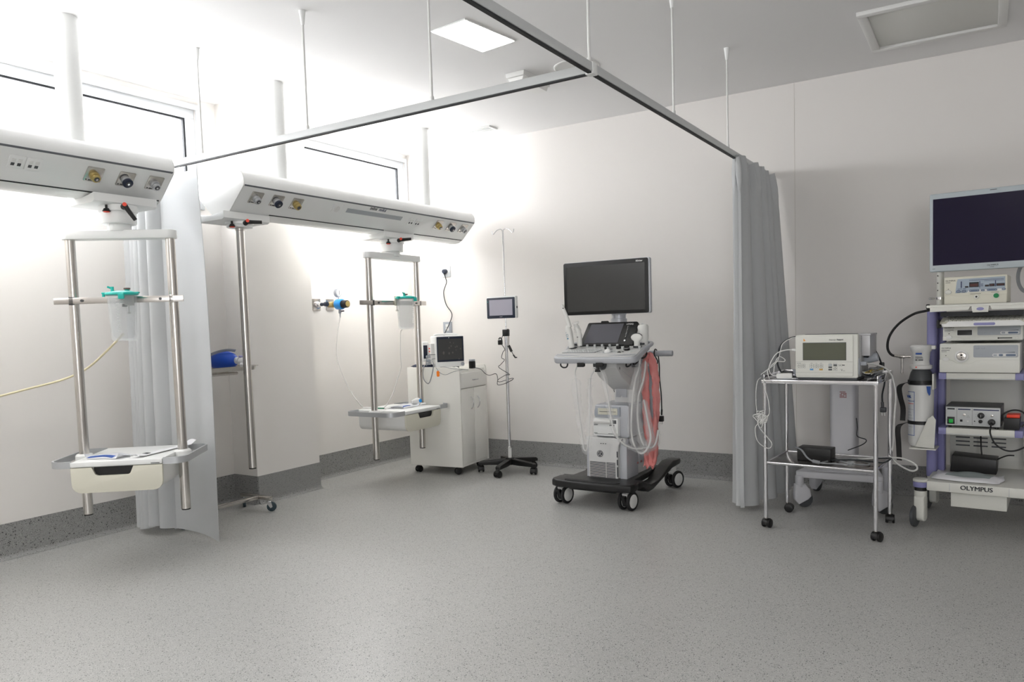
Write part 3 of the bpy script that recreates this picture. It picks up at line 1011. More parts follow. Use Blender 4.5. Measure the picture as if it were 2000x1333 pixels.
rm._merge(rb)
obj('tray_rim', rm, M_STEEL, t)
fm = MB()
fm.tube([(-0.28, -0.11, 0.955), (0.12, -0.11, 0.955), (0.12, 0.11, 0.955), (-0.28, 0.11, 0.955)], 0.010, 10, smooth=False, closed=True)
obj('tray_frame', fm, M_STEEL, t)
obj('column', MB().cyl((-0.285, -0.03, 0.10), (-0.285, -0.03, 0.955), 0.0125, n=20).tube([(-0.285, -0.11, 0.955), (-0.285, 0.11, 0.955)], 0.010, 10, smooth=False), M_STEEL, t)
bs = MB()
bs.box(-0.30, 0.28, -0.094, -0.066, 0.078, 0.104, 0.002)
bs.box(-0.30, -0.272, -0.066, 0.10, 0.078, 0.104, 0.002)
bs.box(0.253, 0.281, -0.205, -0.0945, 0.078, 0.104, 0.002)
bs.box(0.253, 0.281, -0.0655, 0.10, 0.078, 0.104, 0.002)
obj('base', bs, M_STEEL, t)


def small_castor(parent, x, y, r=0.034, rot=0.0, wheel=None, fork=None, top=0.08, w=0.02):
    Mr = Matrix.Translation((x, y, 0)) @ Matrix.Rotation(rot, 4, 'Z')
    f = MB()
    f.cyl((0, 0, 2*r-0.004), (0, 0, top), 0.008, n=12)
    f.prism([(-0.018, 2*r+0.004), (0.018, 2*r+0.004), (0.026, r), (0.012, r-0.008)], -w/2-0.004, -w/2-0.001, 'xz')
    f.prism([(-0.018, 2*r+0.004), (0.018, 2*r+0.004), (0.026, r), (0.012, r-0.008)], w/2+0.001, w/2+0.004, 'xz')
    f.box(-0.018, 0.018, -w/2-0.004, w/2+0.004, 2*r+0.001, 2*r+0.006, 0.001)
    c = obj('castor', f, fork or M_CHROME, parent, M=Mr)
    obj('wheel', MB().cyl((0.018, -w/2, r), (0.018, w/2, r), r, n=28, bev=0.004), wheel or M_RUBBER, c, M=Mr)
    return c


for (x, y, a) in ((0.267, 0.075, 0.9), (0.267, -0.18, -0.9), (-0.286, 0.085, 2.0), (-0.286, -0.075, 2.6)):
    small_castor(t, x, y, 0.032, a, mat('blue_grey_rubber', (0.18, 0.25, 0.28), 0.6, rvar=0.05))

t = thing('resuscitator_bag', 'blue hand resuscitator with clear valve and grey strap on the steel stand', 'resuscitator', (0.30, -2.42, 0.977), 12)
b = MB().lathe([(0, 0), (0.02, 0.0), (0.035, 0.02), (0.055, 0.05), (0.063, 0.10), (0.062, 0.15), (0.05, 0.19), (0.03, 0.215), (0.02, 0.22), (0, 0.222)], (-0.05, 0, 0.064), (1, 0.0, 0), 32)
obj('bag', b, mat('blue_silicone', (0.06, 0.30, 0.75), 0.4, rvar=0.05), t)
obj('strap', MB().tube([(-0.05, -0.052, 0.06), (-0.02, -0.065, 0.09), (0.05, -0.055, 0.118), (0.12, -0.03, 0.134), (0.15, 0.02, 0.128)], 0.012, 12, 6, flat=0.25), M_GREYP, t)
v_ = obj('valve', MB().cyl((0.168, 0, 0.064), (0.195, 0, 0.064), 0.022, n=24, bev=0.002).ball((0.215, 0, 0.058), 0.026, 0.028, 0.028).cyl((0.215, 0, 0.055), (0.235, -0.03, 0.03), 0.012, n=16), M_CLEAR if False else mat('frosted_plastic', (0.86, 0.86, 0.86), 0.3, alpha=0.85, rvar=0.04), t)
obj('valve_disc', MB().cyl((0.205, 0, 0.085), (0.208, 0, 0.094), 0.014, n=20), M_PURPLE, v_)
obj('inlet_neck', MB().cyl((-0.085, 0, 0.064), (-0.048, 0, 0.064), 0.02, n=20, bev=0.002), M_GREYP, t)


# ================================================================== packs lying on the trays
def pouch(name, label, cat, loc, rz, w, d, h, m, seed=0, stripe=None, curl=0.02, smat=None):
    t = thing(name, label, cat, loc, rz)
    r_ = random.Random(seed)
    ph = [r_.uniform(0, 6) for _ in range(6)]

    def f(u, v):
        x, y = (u-0.5)*w, (v-0.5)*d
        e = (math.sin(u*PI)*math.sin(v*PI))**0.5
        z = 0.003+h*e*(0.72+0.28*math.sin(u*7+ph[0])*math.cos(v*6+ph[1]))
        z += curl*max(0, (abs(u-0.5)*2-0.8)/0.2)**2*(0.5+0.5*math.sin(ph[2]+v*3))
        return Vector((x+0.006*math.sin(v*9+ph[3]), y+0.006*math.sin(u*8+ph[4]), z))
    top = MB().grid(f, 24, 18, 0.0008)
    obj('wrapper', top, m, t, ang=70)
    obj('contents', MB().box(-w*0.36, w*0.36, -d*0.34, d*0.34, 0.001, max(0.004, h*0.45), 0.004), M_PAPER, t)
    if stripe:
        u0, u1, v0, v1 = stripe
        g = MB().grid(lambda u, v: f(u0+(u1-u0)*u, v0+(v1-v0)*v)+Vector((0, 0, 0.0016)), 14, 4, 0.0006)
        obj('printed_stripe' if smat is None else 'pouch_window', g, smat or M_BLUEP, t, ang=70)
    return t


M_WRAP = mat('clear_wrap', (0.93, 0.94, 0.96), 0.3, alpha=0.7, bump=0.7, bscale=50)
q = pend_pt(P1, 39, -0.075, -0.11, 0.592)
pouch('dressing_pack', 'clear wrapped dressing pack with blue stripe on the near tray', 'dressing pack', q, 22, 0.20, 0.13, 0.02, M_WRAP, 3, (0.08, 0.8, 0.04, 0.24), 0.03)
q = pend_pt(P1, 39, 0.155, 0.02, 0.592)
t = thing('syringe_pack', 'long white paper syringe pack lying along the right side of the near tray', 'syringe pack', q, 108)


def f(u, v):
    x, y = (u-0.5)*0.46, (v-0.5)*0.05
    return Vector((x, y, 0.006+0.006*math.sin(v*PI)+0.018*max(0, abs(u-0.5)*2-0.8)/0.2*(1 if u > 0.5 else 0.5)))


obj('wrapper', MB().grid(f, 30, 8, 0.0008), M_PAPER, t, ang=70)
obj('syringe', MB().cyl((-0.16, 0, 0.006), (0.10, 0, 0.006), 0.005, n=12), M_WHITE2, t)
obj('print', MB().box(-0.16, -0.13, -0.015, 0.012, 0.0128, 0.0135), M_INK, t)
q = pend_pt(P2, 92, 0.03, -0.02, 0.592)
pouch('dressing_pack', 'crumpled clear pouch with faint blue printing on the far tray', 'dressing pack', q, 95, 0.24, 0.17, 0.024, M_WRAP, 9, (0.1, 0.5, 0.08, 0.16), 0.02)
q = pend_pt(P2, 92, 0.165, -0.05, 0.592)
t = thing('face_mask_valve', 'small white mouthpiece with bright blue cap at the end of the far tray', 'mouthpiece', q, 80)
obj('body', MB().lathe([(0, 0), (0.012, 0), (0.020, 0.02), (0.030, 0.05), (0.028, 0.075), (0, 0.08)], (-0.05, 0, 0.031), (1, 0, 0), 24), M_WHITE2, t)
obj('cap', MB().cyl((0.016, -0.020, 0.036), (0.016, -0.036, 0.040), 0.014, n=20, bev=0.003), M_BLUE, t)
q = pend_pt(P2, 92, -0.17, 0.12, 0.596)
t = thing('suction_catheter', 'slim white catheter with green end on the left of the far tray', 'catheter', q, 20)
obj('shaft', MB().tube([(-0.09, 0.02, 0.006), (-0.04, 0.005, 0.008), (0.03, 0, 0.006)], 0.007, 10), M_WHITE2, t)
obj('tip', MB().tube([(0.03, 0, 0.006), (0.06, 0.0, 0.005), (0.095, -0.004, 0.005)], 0.0055, 10), mat('green_plastic', (0.05, 0.45, 0.32), 0.4, rvar=0.05), t)

# ================================================================== cabinet
CABO = (1.012, -0.669, 0)
t = thing('bedside_cabinet', 'tall white cabinet on black castors with drawer and two doors in the corner', 'cabinet', CABO, 96)
cw, cd, cz0, cz1 = 0.462, 0.504, 0.065, 0.858
M_CAB = mat('cabinet_laminate', (0.945, 0.94, 0.915), 0.38, rvar=0.05, bscale=15)
bd = MB()
bd.box(0.018, cw-0.018, 0.018, cd, cz0+0.02, cz1, 0.001)
obj('body', bd, M_CAB, t)
obj('side_panel', MB().prism([(0, cz0), (cd, cz0), (cd, 0.888), (0.03, 0.888), (0.012, 0.883), (0.003, 0.868), (0, 0.85)], 0.0, 0.018, 'yz', bev=0.001), M_CAB, t)
obj('side_panel', MB().prism([(0, cz0), (cd, cz0), (cd, 0.888), (0.03, 0.888), (0.012, 0.883), (0.003, 0.868), (0, 0.85)], cw-0.018, cw, 'yz', bev=0.001), M_CAB, t)
obj('back_rim', MB().box(0.018, cw-0.018, cd-0.016, cd, cz1, 0.888, 0.002), M_CAB, t)
obj('bottom_panel', MB().box(0.018, cw-0.018, 0.006, cd, cz0, cz0+0.02, 0.001), M_CAB, t)
dr = obj('drawer', MB().box(0.024, cw-0.004, -0.004, 0.016, 0.712, 0.835, 0.002), M_CAB, t)


def bow_handle(parent, a, b, out, r=0.0045):
    a, b = Vector(a), Vector(b)
    mid = [a+(b-a)*k+Vector((0, -out*math.sin(PI*k)**0.8, 0)) for k in (0, 0.08, 0.25, 0.5, 0.75, 0.92, 1)]
    return obj('handle', MB().tube(mid, r, 10, 5), M_CHROME, parent)


bow_handle(dr, (0.20, -0.004, 0.772), (0.30, -0.004, 0.772), 0.022)
for (a, b, hx) in ((0.022, cw/2-0.002, cw/2-0.055), (cw/2+0.002, cw-0.022, cw/2+0.055)):
    do = obj('door', MB().box(a, b, 0.0, 0.017, cz0+0.022, 0.704, 0.0015), M_CAB, t)
    bow_handle(do, (hx, 0.0, 0.53), (hx, 0.0, 0.63), 0.024)
obj('drawer_shadow_gap', MB().box(0.018, 0.024, 0.004, 0.02, 0.70, 0.85), M_DARK, t)


def twin_castor(parent, x, y, r=0.026, rot=0.0, top=0.065, m=None, w=0.045):
    Mr = Matrix.Translation((x, y, 0)) @ Matrix.Rotation(rot, 4, 'Z')
    f = MB()
    f.cyl((0, 0, r*1.4), (0, 0, top), 0.007, n=12)
    hood = [(0.012+(r+0.003)*math.cos(R(a)), r+(r+0.003)*math.sin(R(a))) for a in range(10, 191, 20)]+[(0.012-r*0.7, r*0.55), (0.012, r*0.7), (0.012+r*0.6, r*0.8)]
    f.prism(hood, -w/2+0.008, w/2-0.008, 'xz', bev=0.001)
    c = obj('castor', f, m or M_BLACK, parent, M=Mr)
    for s_ in (-1, 1):
        a_, b_ = sorted((s_*w/2, s_*(w/2-0.014)))
        obj('wheel', MB().cyl((0.012, a_, r), (0.012, b_, r), r, n=24, bev=0.004), M_BLACK, c, M=Mr)
    return c


for (x, y, a) in ((0.05, 0.06, 2.4), (cw-0.05, 0.06, 1.0), (0.05, cd-0.06, 2.8), (cw-0.05, cd-0.06, 0.5)):
    twin_castor(t, x, y, 0.027, a, 0.066)

# patient monitor on the cabinet
CABT = 0.858
t = thing('patient_monitor', 'white patient monitor with dark spotted screen standing on the cabinet', 'patient monitor', (0.80, -0.51, CABT), 57)
w, h = 0.125, 0.262
z0 = 0.022
obj('case', MB().prism(rrect(-w, w, z0, z0+h, 0.012, 4), -0.02, 0.12, 'xz', bev=0.006), M_WHITE, t)
bz = obj('bezel', MB().prism(rrect(-w+0.008, w-0.006, z0+0.045, z0+h-0.008, 0.005, 3), -0.024, -0.02, 'xz', bev=0.001), M_NAVY, t)
obj('screen', MB().box(-w+0.018, w-0.018, -0.0252, -0.024, z0+0.062, z0+h-0.026), mat('spotted_screen', (0.27, 0.27, 0.27), 0.35, rvar=0.15, bscale=40), t)
sp = MB()
for (x, z, r_) in ((-0.06, 0.13, 0.010), (-0.012, 0.125, 0.008), (0.02, 0.13, 0.007), (-0.01, 0.17, 0.006), (0.008, 0.185, 0.006), (0.0, 0.215, 0.005), (0.045, 0.175, 0.005), (0.06, 0.18, 0.006), (0.075, 0.075, 0.006), (0.03, 0.21, 0.004), (0.05, 0.15, 0.004), (0.09, 0.16, 0.005)):
    sp.ball((x, -0.0254, z0+z-0.01), r_*0.8, 0.0004, r_*1.3, 12)
obj('screen_smudges', sp, mat('smudge', (0.42, 0.40, 0.39), 0.7, rvar=0.05), t)
obj('trim_knob', MB().cyl((w-0.02, -0.038, z0+0.022), (w-0.02, -0.02, z0+0.022), 0.014, n=24, bev=0.003), M_GREYP, t)
obj('indicator', MB().cyl((-0.01, -0.0245, z0+h-0.016), (-0.01, -0.024, z0+h-0.016), 0.004, n=14), M_WHITE2, t)
obj('handle', MB().tube([(-w+0.02, 0.03, z0+h-0.01), (-w+0.01, 0.04, z0+h+0.006), (-w+0.05, 0.05, z0+h+0.012), (w-0.06, 0.05, z0+h+0.012), (w-0.03, 0.04, z0+h)], 0.008, 10, 4), M_WHITE, t)
sd = obj('side_module', MB().box(-w-0.03, -w+0.005, 0.02, 0.11, z0+0.03, z0+h-0.06, 0.006), M_WHITE2, t)
obj('module_slots', MB().box(-w-0.0312, -w-0.0295, 0.045, 0.075, z0+0.13, z0+0.14).box(-w-0.0312, -w-0.0295, 0.045, 0.075, z0+0.155, z0+0.165), M_RED, sd)
obj('rear_pack', MB().box(-w-0.075, -w-0.02, 0.10, 0.16, z0+0.05, z0+h-0.045, 0.01), M_WHITE, t)
obj('rear_vent', MB().box(-w-0.07, -w-0.035, 0.0985, 0.1005, z0+0.075, z0+h-0.075, 0.001), M_NAVY, t)
for x in (-0.07, 0.07):
    obj('foot', MB().cyl((x, 0.0, 0), (x, 0.0, z0+0.003), 0.012, n=16).cyl((x, 0.09, 0), (x, 0.09, z0+0.003), 0.012, n=16), M_DGREY, t)
for k, (z, r_) in enumerate(((0.115, 0.010), (0.08, 0.013), (0.055, 0.009))):
    obj('plug', MB().cyl((-w-0.065, 0.045, z), (-w-0.028, 0.05, z), r_, r_*1.1, n=16, bev=0.002), M_GREYP, t)

t = thing('blood_pressure_cuff', 'folded dark blue blood pressure cuff lying on the cabinet behind the steel pole', 'pressure cuff', (0.585, -0.60, CABT), 12)


def f(u, v):
    a = v*2*PI
    e = 1-0.75*abs(2*u-1)**3
    return Vector(((u-0.5)*0.22, 0.06*math.cos(a)*e, 0.028+0.026*math.sin(a)*e*(0.8+0.2*math.sin(u*9))))


obj('cuff', MB().grid(f, 24, 24), mat('navy_cloth', (0.09, 0.13, 0.24), 0.75, bump=0.5, bscale=300), t, ang=70)
obj('cuff_edge', MB().tube([(-0.10, -0.03, 0.022), (0.0, -0.055, 0.03), (0.10, -0.035, 0.022)], 0.004, 8), M_CABLEG, t)

t = thing('monitor_cable', 'grey cable looping off the cabinet edge from the patient monitor side', 'cable')
cable('cord', [(0.745, -0.64, 0.955), (0.775, -0.72, 0.952), (0.845, -0.79, 0.915), (0.832, -0.8, 0.83), (0.797, -0.8, 0.764), (0.754, -0.8, 0.787), (0.725, -0.78, 0.84), (0.69, -0.72, 0.895), (0.62, -0.62, 0.90)], 0.0042, M_CABLEG, parent=t)
cable('cord', [(0.745, -0.635, 0.99), (0.72, -0.70, 0.985), (0.715, -0.72, 0.93), (0.70, -0.70, 0.90)], 0.003, M_CABLEG, parent=t)
t = thing('sensor_lead', 'thin grey sensor wire with an orange tag hanging over the cabinet side', 'sensor wire')
cable('cord', [(0.80, -0.66, 0.885), (0.898, -0.72, 0.893), (0.983, -0.72, 0.88), (1.06, -0.66, 0.868), (1.05, -0.60, 0.862), (1.03, -0.66, 0.866), (1.0, -0.735, 0.855), (0.926, -0.735, 0.832), (0.864, -0.73, 0.845), (0.80, -0.70, 0.885)], 0.0022, M_CABLEG, parent=t)
obj('tag', MB().prism(rrect(0.842, 0.868, 0.815, 0.862, 0.010, 4), -0.750, -0.744, 'xz', bev=0.001), mat('orange_tag', (0.98, 0.52, 0.10), 0.5, rvar=0.05), t)

t = thing('power_adapter', 'small black power adapter standing on the cabinet edge, its cord reaching the drip stand', 'adapter', (0.93, -0.37, CABT), 75)
obj('body', MB().box(-0.022, 0.022, -0.02, 0.02, 0.0, 0.062, 0.004), M_BLACK, t)
obj('top_face', MB().box(-0.021, 0.021, -0.018, 0.018, 0.062, 0.078, 0.003), M_GREYP, t)
Mi = Matrix.Translation((0.93, -0.37, CABT)) @ Matrix.Rotation(R(75), 4, 'Z')
Mi = Mi.inverted()
IVX, IVY = 1.283, -0.374
pts = [(0.945, -0.385, 0.866), (0.984, -0.39, 0.864), (1.034, -0.39, 0.851), (1.076, -0.39, 0.816), (1.119, -0.39, 0.803), (1.181, -0.39, 0.816), (1.197, -0.39, 0.776), (1.195, -0.395, 0.73), (1.226, -0.40, 0.725), (1.286, -0.405, 0.741), (1.329, -0.37, 0.767), (1.312, -0.35, 0.777), (1.208, -0.37, 0.748), (1.2, -0.39, 0.766), (1.283, -0.40, 0.807), (1.31, -0.385, 0.812), (1.213, -0.39, 0.868), (1.232, -0.39, 0.893), (1.273, -0.395, 0.931), (1.243, -0.39, 0.949), (1.257, -0.39, 0.994), (1.283, -0.40, 1.019), (1.248, -0.39, 1.057)]
cable('cord', [Mi @ Vector(p_) for p_ in pts], 0.0026, M_CABLE, parent=t)

# ================================================================== drip stand with tablet
t = thing('drip_stand', 'chrome drip stand on a black five-legged castor base near the corner', 'drip stand', (IVX, IVY, 0))
obj('lower_pole', MB().cyl((0, 0, 0.10), (0, 0, 1.16), 0.0125, n=20), M_CHROME, t)
obj('upper_pole', MB().cyl((0, 0, 1.15), (0, 0, 1.985), 0.0065, n=16), M_CHROME, t)
obj('pole_sleeve', MB().cyl((0, 0, 0.10), (0, 0, 0.20), 0.0145, n=20).cyl((0.008, -0.008, 0.205), (0.008, -0.02, 0.212), 0.008, n=12), M_WHITE2, t)
hk = MB()
for s_ in (-1, 1):
    hk.tube([(0, 0, 1.98), (s_*0.02, 0, 1.996), (s_*0.05, 0, 1.992), (s_*0.075, 0, 1.975), (s_*0.088, 0, 1.962), (s_*0.102, 0, 1.966), (s_*0.106, 0, 1.988)], 0.0035, 10, 5)
obj('hooks', hk, M_CHROME, t)
cl = obj('clamp', MB().box(-0.024, 0.024, -0.02, 0.02, 1.125, 1.18, 0.004).cyl((0.02, -0.012, 1.172), (0.032, -0.016, 1.180), 0.007, n=14), M_BLACK, t)
bs = MB()
for k in range(5):
    a = R(-8+72*k)
    c_, s_ = math.cos(a), math.sin(a)
    Mk = Matrix.Rotation(a, 4, 'Z')
    bs.prism([(0.0, 0.066), (0.0, 0.112), (0.05, 0.112), (0.245, 0.094), (0.262, 0.086), (0.262, 0.064), (0.10, 0.062)], -0.021, 0.021, 'xz', bev=0.003, M=Mk)
bs.cyl((0, 0, 0.062), (0, 0, 0.12), 0.038, n=28, bev=0.004)
b_ = obj('base', bs, M_BLACK, t)
for k in range(5):
    a = R(-8+72*k)
    twin_castor(t, 0.243*math.cos(a), 0.243*math.sin(a), 0.028, a+1.9+k, 0.07, w=0.05)

t = thing('tablet_display', 'white framed tablet display with grey screen mounted on the drip stand', 'tablet', (IVX-0.012, IVY, 1.357), -3)
w, h = 0.141, 0.086
obj('case', MB().prism(rrect(-w, w+0.008, -h, h+0.008, 0.010, 4), -0.044, -0.012, 'xz', bev=0.004), M_WHITE, t)
obj('bezel', MB().prism(rrect(-w+0.001, w, -h+0.001, h-0.003, 0.007, 4), -0.0465, -0.043, 'xz', bev=0.001), M_NAVY, t)
obj('screen', MB().box(-w+0.027, w-0.024, -0.0475, -0.0464, -h+0.025, h-0.019), mat('tablet_screen', (0.70, 0.69, 0.74), 0.2, rvar=0.03), t)
obj('logo', MB().tube([(-0.012, -0.0468, -h+0.011), (-0.007, -0.0468, -h+0.015), (-0.002, -0.0468, -h+0.011), (0.004, -0.0468, -h+0.014), (0.008, -0.0468, -h+0.011), (0.014, -0.0468, -h+0.017)], 0.0009, 6, 4), M_INKW, t)
obj('indicator_lamp', MB().box(-w+0.008, -w+0.014, -0.0472, -0.0464, h-0.036, h-0.032), M_TEAL, t)
obj('side_button', MB().box(w+0.006, w+0.012, -0.035, -0.025, -0.008, 0.01, 0.001), M_DGREY, t)
obj('pole_mount', MB().box(-0.01, 0.03, -0.012, 0.012, -0.03, 0.03, 0.004), M_DGREY, t)

t = thing('plug_lead', 'black cord with plug block and inline filter tied round the drip stand', 'cord', (IVX, IVY, 0))
cable('cord', [(-0.01, -0.022, 1.15), (-0.02, -0.02, 1.13), (-0.035, -0.018, 1.105)], 0.0026, M_CABLE, parent=t)
obj('plug_block', MB().box(-0.062, -0.030, -0.035, -0.005, 1.055, 1.095, 0.005).tube([(-0.060, -0.02, 1.10), (-0.05, -0.02, 1.112), (-0.035, -0.02, 1.108), (-0.030, -0.02, 1.09)], 0.005, 8, 4), M_BLACK, t)
cable('cord', [(0.03, -0.02, 1.159), (0.036, -0.018, 1.12), (0.034, -0.018, 1.06), (0.036, -0.018, 1.04)], 0.0026, M_CABLE, parent=t)
obj('inline_filter', MB().tube([(0.034, -0.018, 1.048), (0.060, -0.018, 0.999)], 0.011, 12, smooth=False), M_BLACK, t)
cable('cord', [(0.060, -0.018, 0.999), (0.08, -0.018, 0.965)], 0.0026, M_CABLE, parent=t)
obj('jack', MB().tube([(0.075, -0.018, 0.972), (0.095, -0.018, 0.948)], 0.006, 10, smooth=False).tube([(0.093, -0.018, 0.95), (0.108, -0.018, 0.951)], 0.005, 10, smooth=False), M_BLACK, t)


# ================================================================== ultrasound machine
UX, UY = 2.44, -1.2
t = thing('ultrasound_machine', 'ultrasound machine with large dark monitor and control desk on four white-hubbed wheels', 'ultrasound machine', (UX, UY, 0))
M_US = mat('ultrasound_white', (0.83, 0.83, 0.825), 0.4, rvar=0.05, bscale=25)
M_USG = mat('ultrasound_grey', (0.72, 0.73, 0.75), 0.35, 0.25, rvar=0.05, bscale=30)
# moulded black foot
bb = MB()
bb.prism([(-0.30, 0.02), (-0.285, -0.02), (-0.24, -0.045), (-0.10, -0.06), (0.10, -0.06), (0.235, -0.05), (0.285, -0.03), (0.30, 0.01), (0.29, 0.10), (0.22, 0.16), (0.20, 0.70), (-0.20, 0.70), (-0.22, 0.16), (-0.295, 0.11)], 0.128, 0.178, 'xy', bev=0.012, seg=3)
bb.prism([(-0.17, 0.0), (0.17, 0.0), (0.16, 0.62), (-0.16, 0.62)], 0.108, 0.14, 'xy', bev=0.01)
for s_ in (-1, 1):
    pr = [(0.08, 0.168), (0.08, 0.13), (0.17, 0.128), (0.22, 0.095), (0.26, 0.08), (0.34, 0.082), (0.56, 0.13), (0.70, 0.16), (0.86, 0.165), (0.88, 0.18), (0.87, 0.205), (0.72, 0.212), (0.62, 0.185), (0.44, 0.128), (0.30, 0.126), (0.22, 0.150), (0.16, 0.175)]
    a_, b_ = sorted((s_*0.205, s_*0.295))
    bb.prism(pr, a_, b_, 'yz', bev=0.010, seg=2)
obj('base', bb, M_BLACK, t, ang=40)
bump = obj('bumper_tread', MB().prism([(-0.20, 0.0), (-0.18, -0.038), (0.0, -0.048), (0.18, -0.04), (0.2, 0.0)], 0.178, 0.182, 'xy', bev=0.001), M_RUBBER, t)


def big_castor(parent, x, y, r, rot, top):
    Mr = Matrix.Translation((x, y, 0)) @ Matrix.Rotation(rot, 4, 'Z')
    f = MB()
    f.prism([(-0.035, 2*r-0.012), (0.0, 2*r+0.004), (0.04, 2*r-0.010), (0.055, r+0.012), (0.02, r-0.01), (-0.02, r+0.01)], -0.019, 0.019, 'xz', bev=0.004)
    f.cyl((0, 0, 2*r-0.01), (0, 0, top), 0.02, n=20)
    c = obj('castor', f, M_WHITE2, parent, M=Mr)
    obj('brake_pedal', MB().prism([(-0.055, 2*r-0.028), (-0.02, 2*r-0.02), (0.02, 2*r-0.03), (0.02, r), (-0.03, r-0.03)], -0.015, 0.015, 'xz', bev=0.003), M_BLACK, c, M=Mr)
    for s2 in (-1, 1):
        a, b = sorted((s2*0.022, s2*0.042))
        w_ = obj('wheel', MB().lathe([(r*0.72, 0), (r-0.004, 0.001), (r, 0.006), (r, 0.014), (r-0.004, 0.019), (r*0.72, 0.020), (r*0.72, 0)], (0.01, a, r), (0, 1, 0), 36), M_RUBBER, c, M=Mr)
        obj('hub', MB().cyl((0.01, a+0.001, r), (0.01, b-0.001, r), r*0.80, n=36, bev=0.003), M_WHITE2, c, M=Mr)
    return c


for (x, y, a, tp) in ((-0.24, 0.04, R(78), 0.14), (0.235, 0.03, R(80), 0.14), (0.262, 0.80, R(70), 0.17), (-0.25, 0.80, R(75), 0.17)):
    big_castor(t, x, y, 0.0625, a, tp)
# tower
tw = MB()
tw.prism(rrect(-0.085, 0.175, 0.16, 0.445, 0.012, 4), 0.16, 0.60, 'xz', bev=0.008)
obj('tower', tw, M_US, t)
for s_, xs in ((-1, (-0.108, -0.075)), (1, (0.135, 0.188))):
    obj('tower_cheek', MB().prism([(0.145, 0.165), (0.15, 0.40), (0.19, 0.44), (0.34, 0.44), (0.34, 0.165)], xs[0], xs[1], 'yz', bev=0.008), M_USG, t)
fp = MB()
fp.prism([(-0.085, 0.165), (0.125, 0.165), (0.128, 0.34), (0.135, 0.40), (0.160, 0.446), (-0.105, 0.446), (-0.085, 0.40)], 0.135, 0.162, 'xz', bev=0.005)
fp_ = obj('front_panel', fp, M_US, t)
gr = MB()
for k in range(13):
    z = 0.180+k*0.0082
    gr.box(-0.076, 0.040, 0.1335, 0.136, z, z+0.0038)
    gr.box(0.046, 0.110, 0.1335, 0.136, z, z+0.0038)
obj('vent_slots', gr, M_INK, fp_)
obj('side_vent', MB().box(0.122, 0.128, 0.133, 0.137, 0.19, 0.255).box(0.122, 0.128, 0.133, 0.137, 0.268, 0.305).box(0.122, 0.128, 0.133, 0.137, 0.32, 0.36), M_INK, fp_)
for k in range(3):
    obj('indicator', MB().box(0.004+k*0.017, 0.013+k*0.017, 0.1335, 0.136, 0.405, 0.410, 0.001), M_INK, fp_)
lg = obj('logo_disc', MB().cyl((0.0, 0.136, 0.338), (0.0, 0.1325, 0.338), 0.0225, n=40), M_INK, fp_)
lgr = MB()
lgr.tube([(0.0185*math.cos(a*PI/16), 0.1322, 0.338+0.0185*math.sin(a*PI/16)) for a in range(32)], 0.0008, 6, closed=True, smooth=False)
lgr.tube([(-0.001, 0.1322, 0.344), (-0.004, 0.1322, 0.350), (-0.011, 0.1322, 0.347), (-0.013, 0.1322, 0.337), (-0.009, 0.1322, 0.328), (-0.003, 0.1322, 0.331), (-0.001, 0.1322, 0.338), (-0.006, 0.1322, 0.338)], 0.0009, 6, 4)
lgr.tube([(0.012, 0.1322, 0.346), (0.007, 0.1322, 0.350), (0.003, 0.1322, 0.345), (0.007, 0.1322, 0.339), (0.002, 0.1322, 0.333), (0.006, 0.1322, 0.327), (0.013, 0.1322, 0.331)], 0.0009, 6, 4)
for k in range(4):
    a = PI/4+k*PI/2
    lgr.ball((0.0145*math.cos(a), 0.1322, 0.338+0.0145*math.sin(a)), 0.0022, 0.0006, 0.0012, 8)
obj('logo', lgr, M_INKW, fp_)
# printer bay and disc drive
bay = MB()
bay.prism(rrect(-0.055, 0.195, 0.445, 0.665, 0.02, 5), 0.18, 0.56, 'xz', bev=0.01)
obj('printer_bay', bay, M_USG, t)
pr_ = obj('printer', MB().prism(rrect(-0.05, 0.13, 0.458, 0.575, 0.004, 3), 0.145, 0.30, 'xz', bev=0.003), M_WHITE, t)
obj('paper_roller', MB().cyl((-0.038, 0.138, 0.556), (0.085, 0.138, 0.556), 0.016, n=24, bev=0.003), M_WHITE2, pr_)
obj('printer_buttons', MB().box(0.088, 0.118, 0.1425, 0.146, 0.542, 0.566, 0.001), M_DGREY, pr_)
obj('printer_slot', MB().box(-0.038, 0.12, 0.1435, 0.1455, 0.470, 0.4715), M_DGREY, pr_)
text('SONY', 0.011, front(-0.044, 0.1448, 0.528), M_INK, pr_, 'logo', bold=0.0004)
obj('printer_label', MB().box(0.070, 0.105, 0.1435, 0.1455, 0.527, 0.534).box(-0.044, -0.02, 0.1435, 0.1455, 0.474, 0.477).box(0.06, 0.10, 0.1435, 0.1455, 0.474, 0.476), M_INK, pr_)
dd = obj('disc_drive', MB().prism([(-0.05, 0.587), (0.135, 0.587), (0.135, 0.650), (-0.025, 0.650), (-0.045, 0.640), (-0.05, 0.62)], 0.165, 0.2, 'xz', bev=0.004), M_GREYP, t)
obj('drive_face', MB().box(-0.022, 0.12, 0.161, 0.166, 0.598, 0.642, 0.002), M_CREAM, dd)
obj('drive_slot', MB().box(-0.01, 0.11, 0.1595, 0.1615, 0.618, 0.621), M_DGREY, dd)
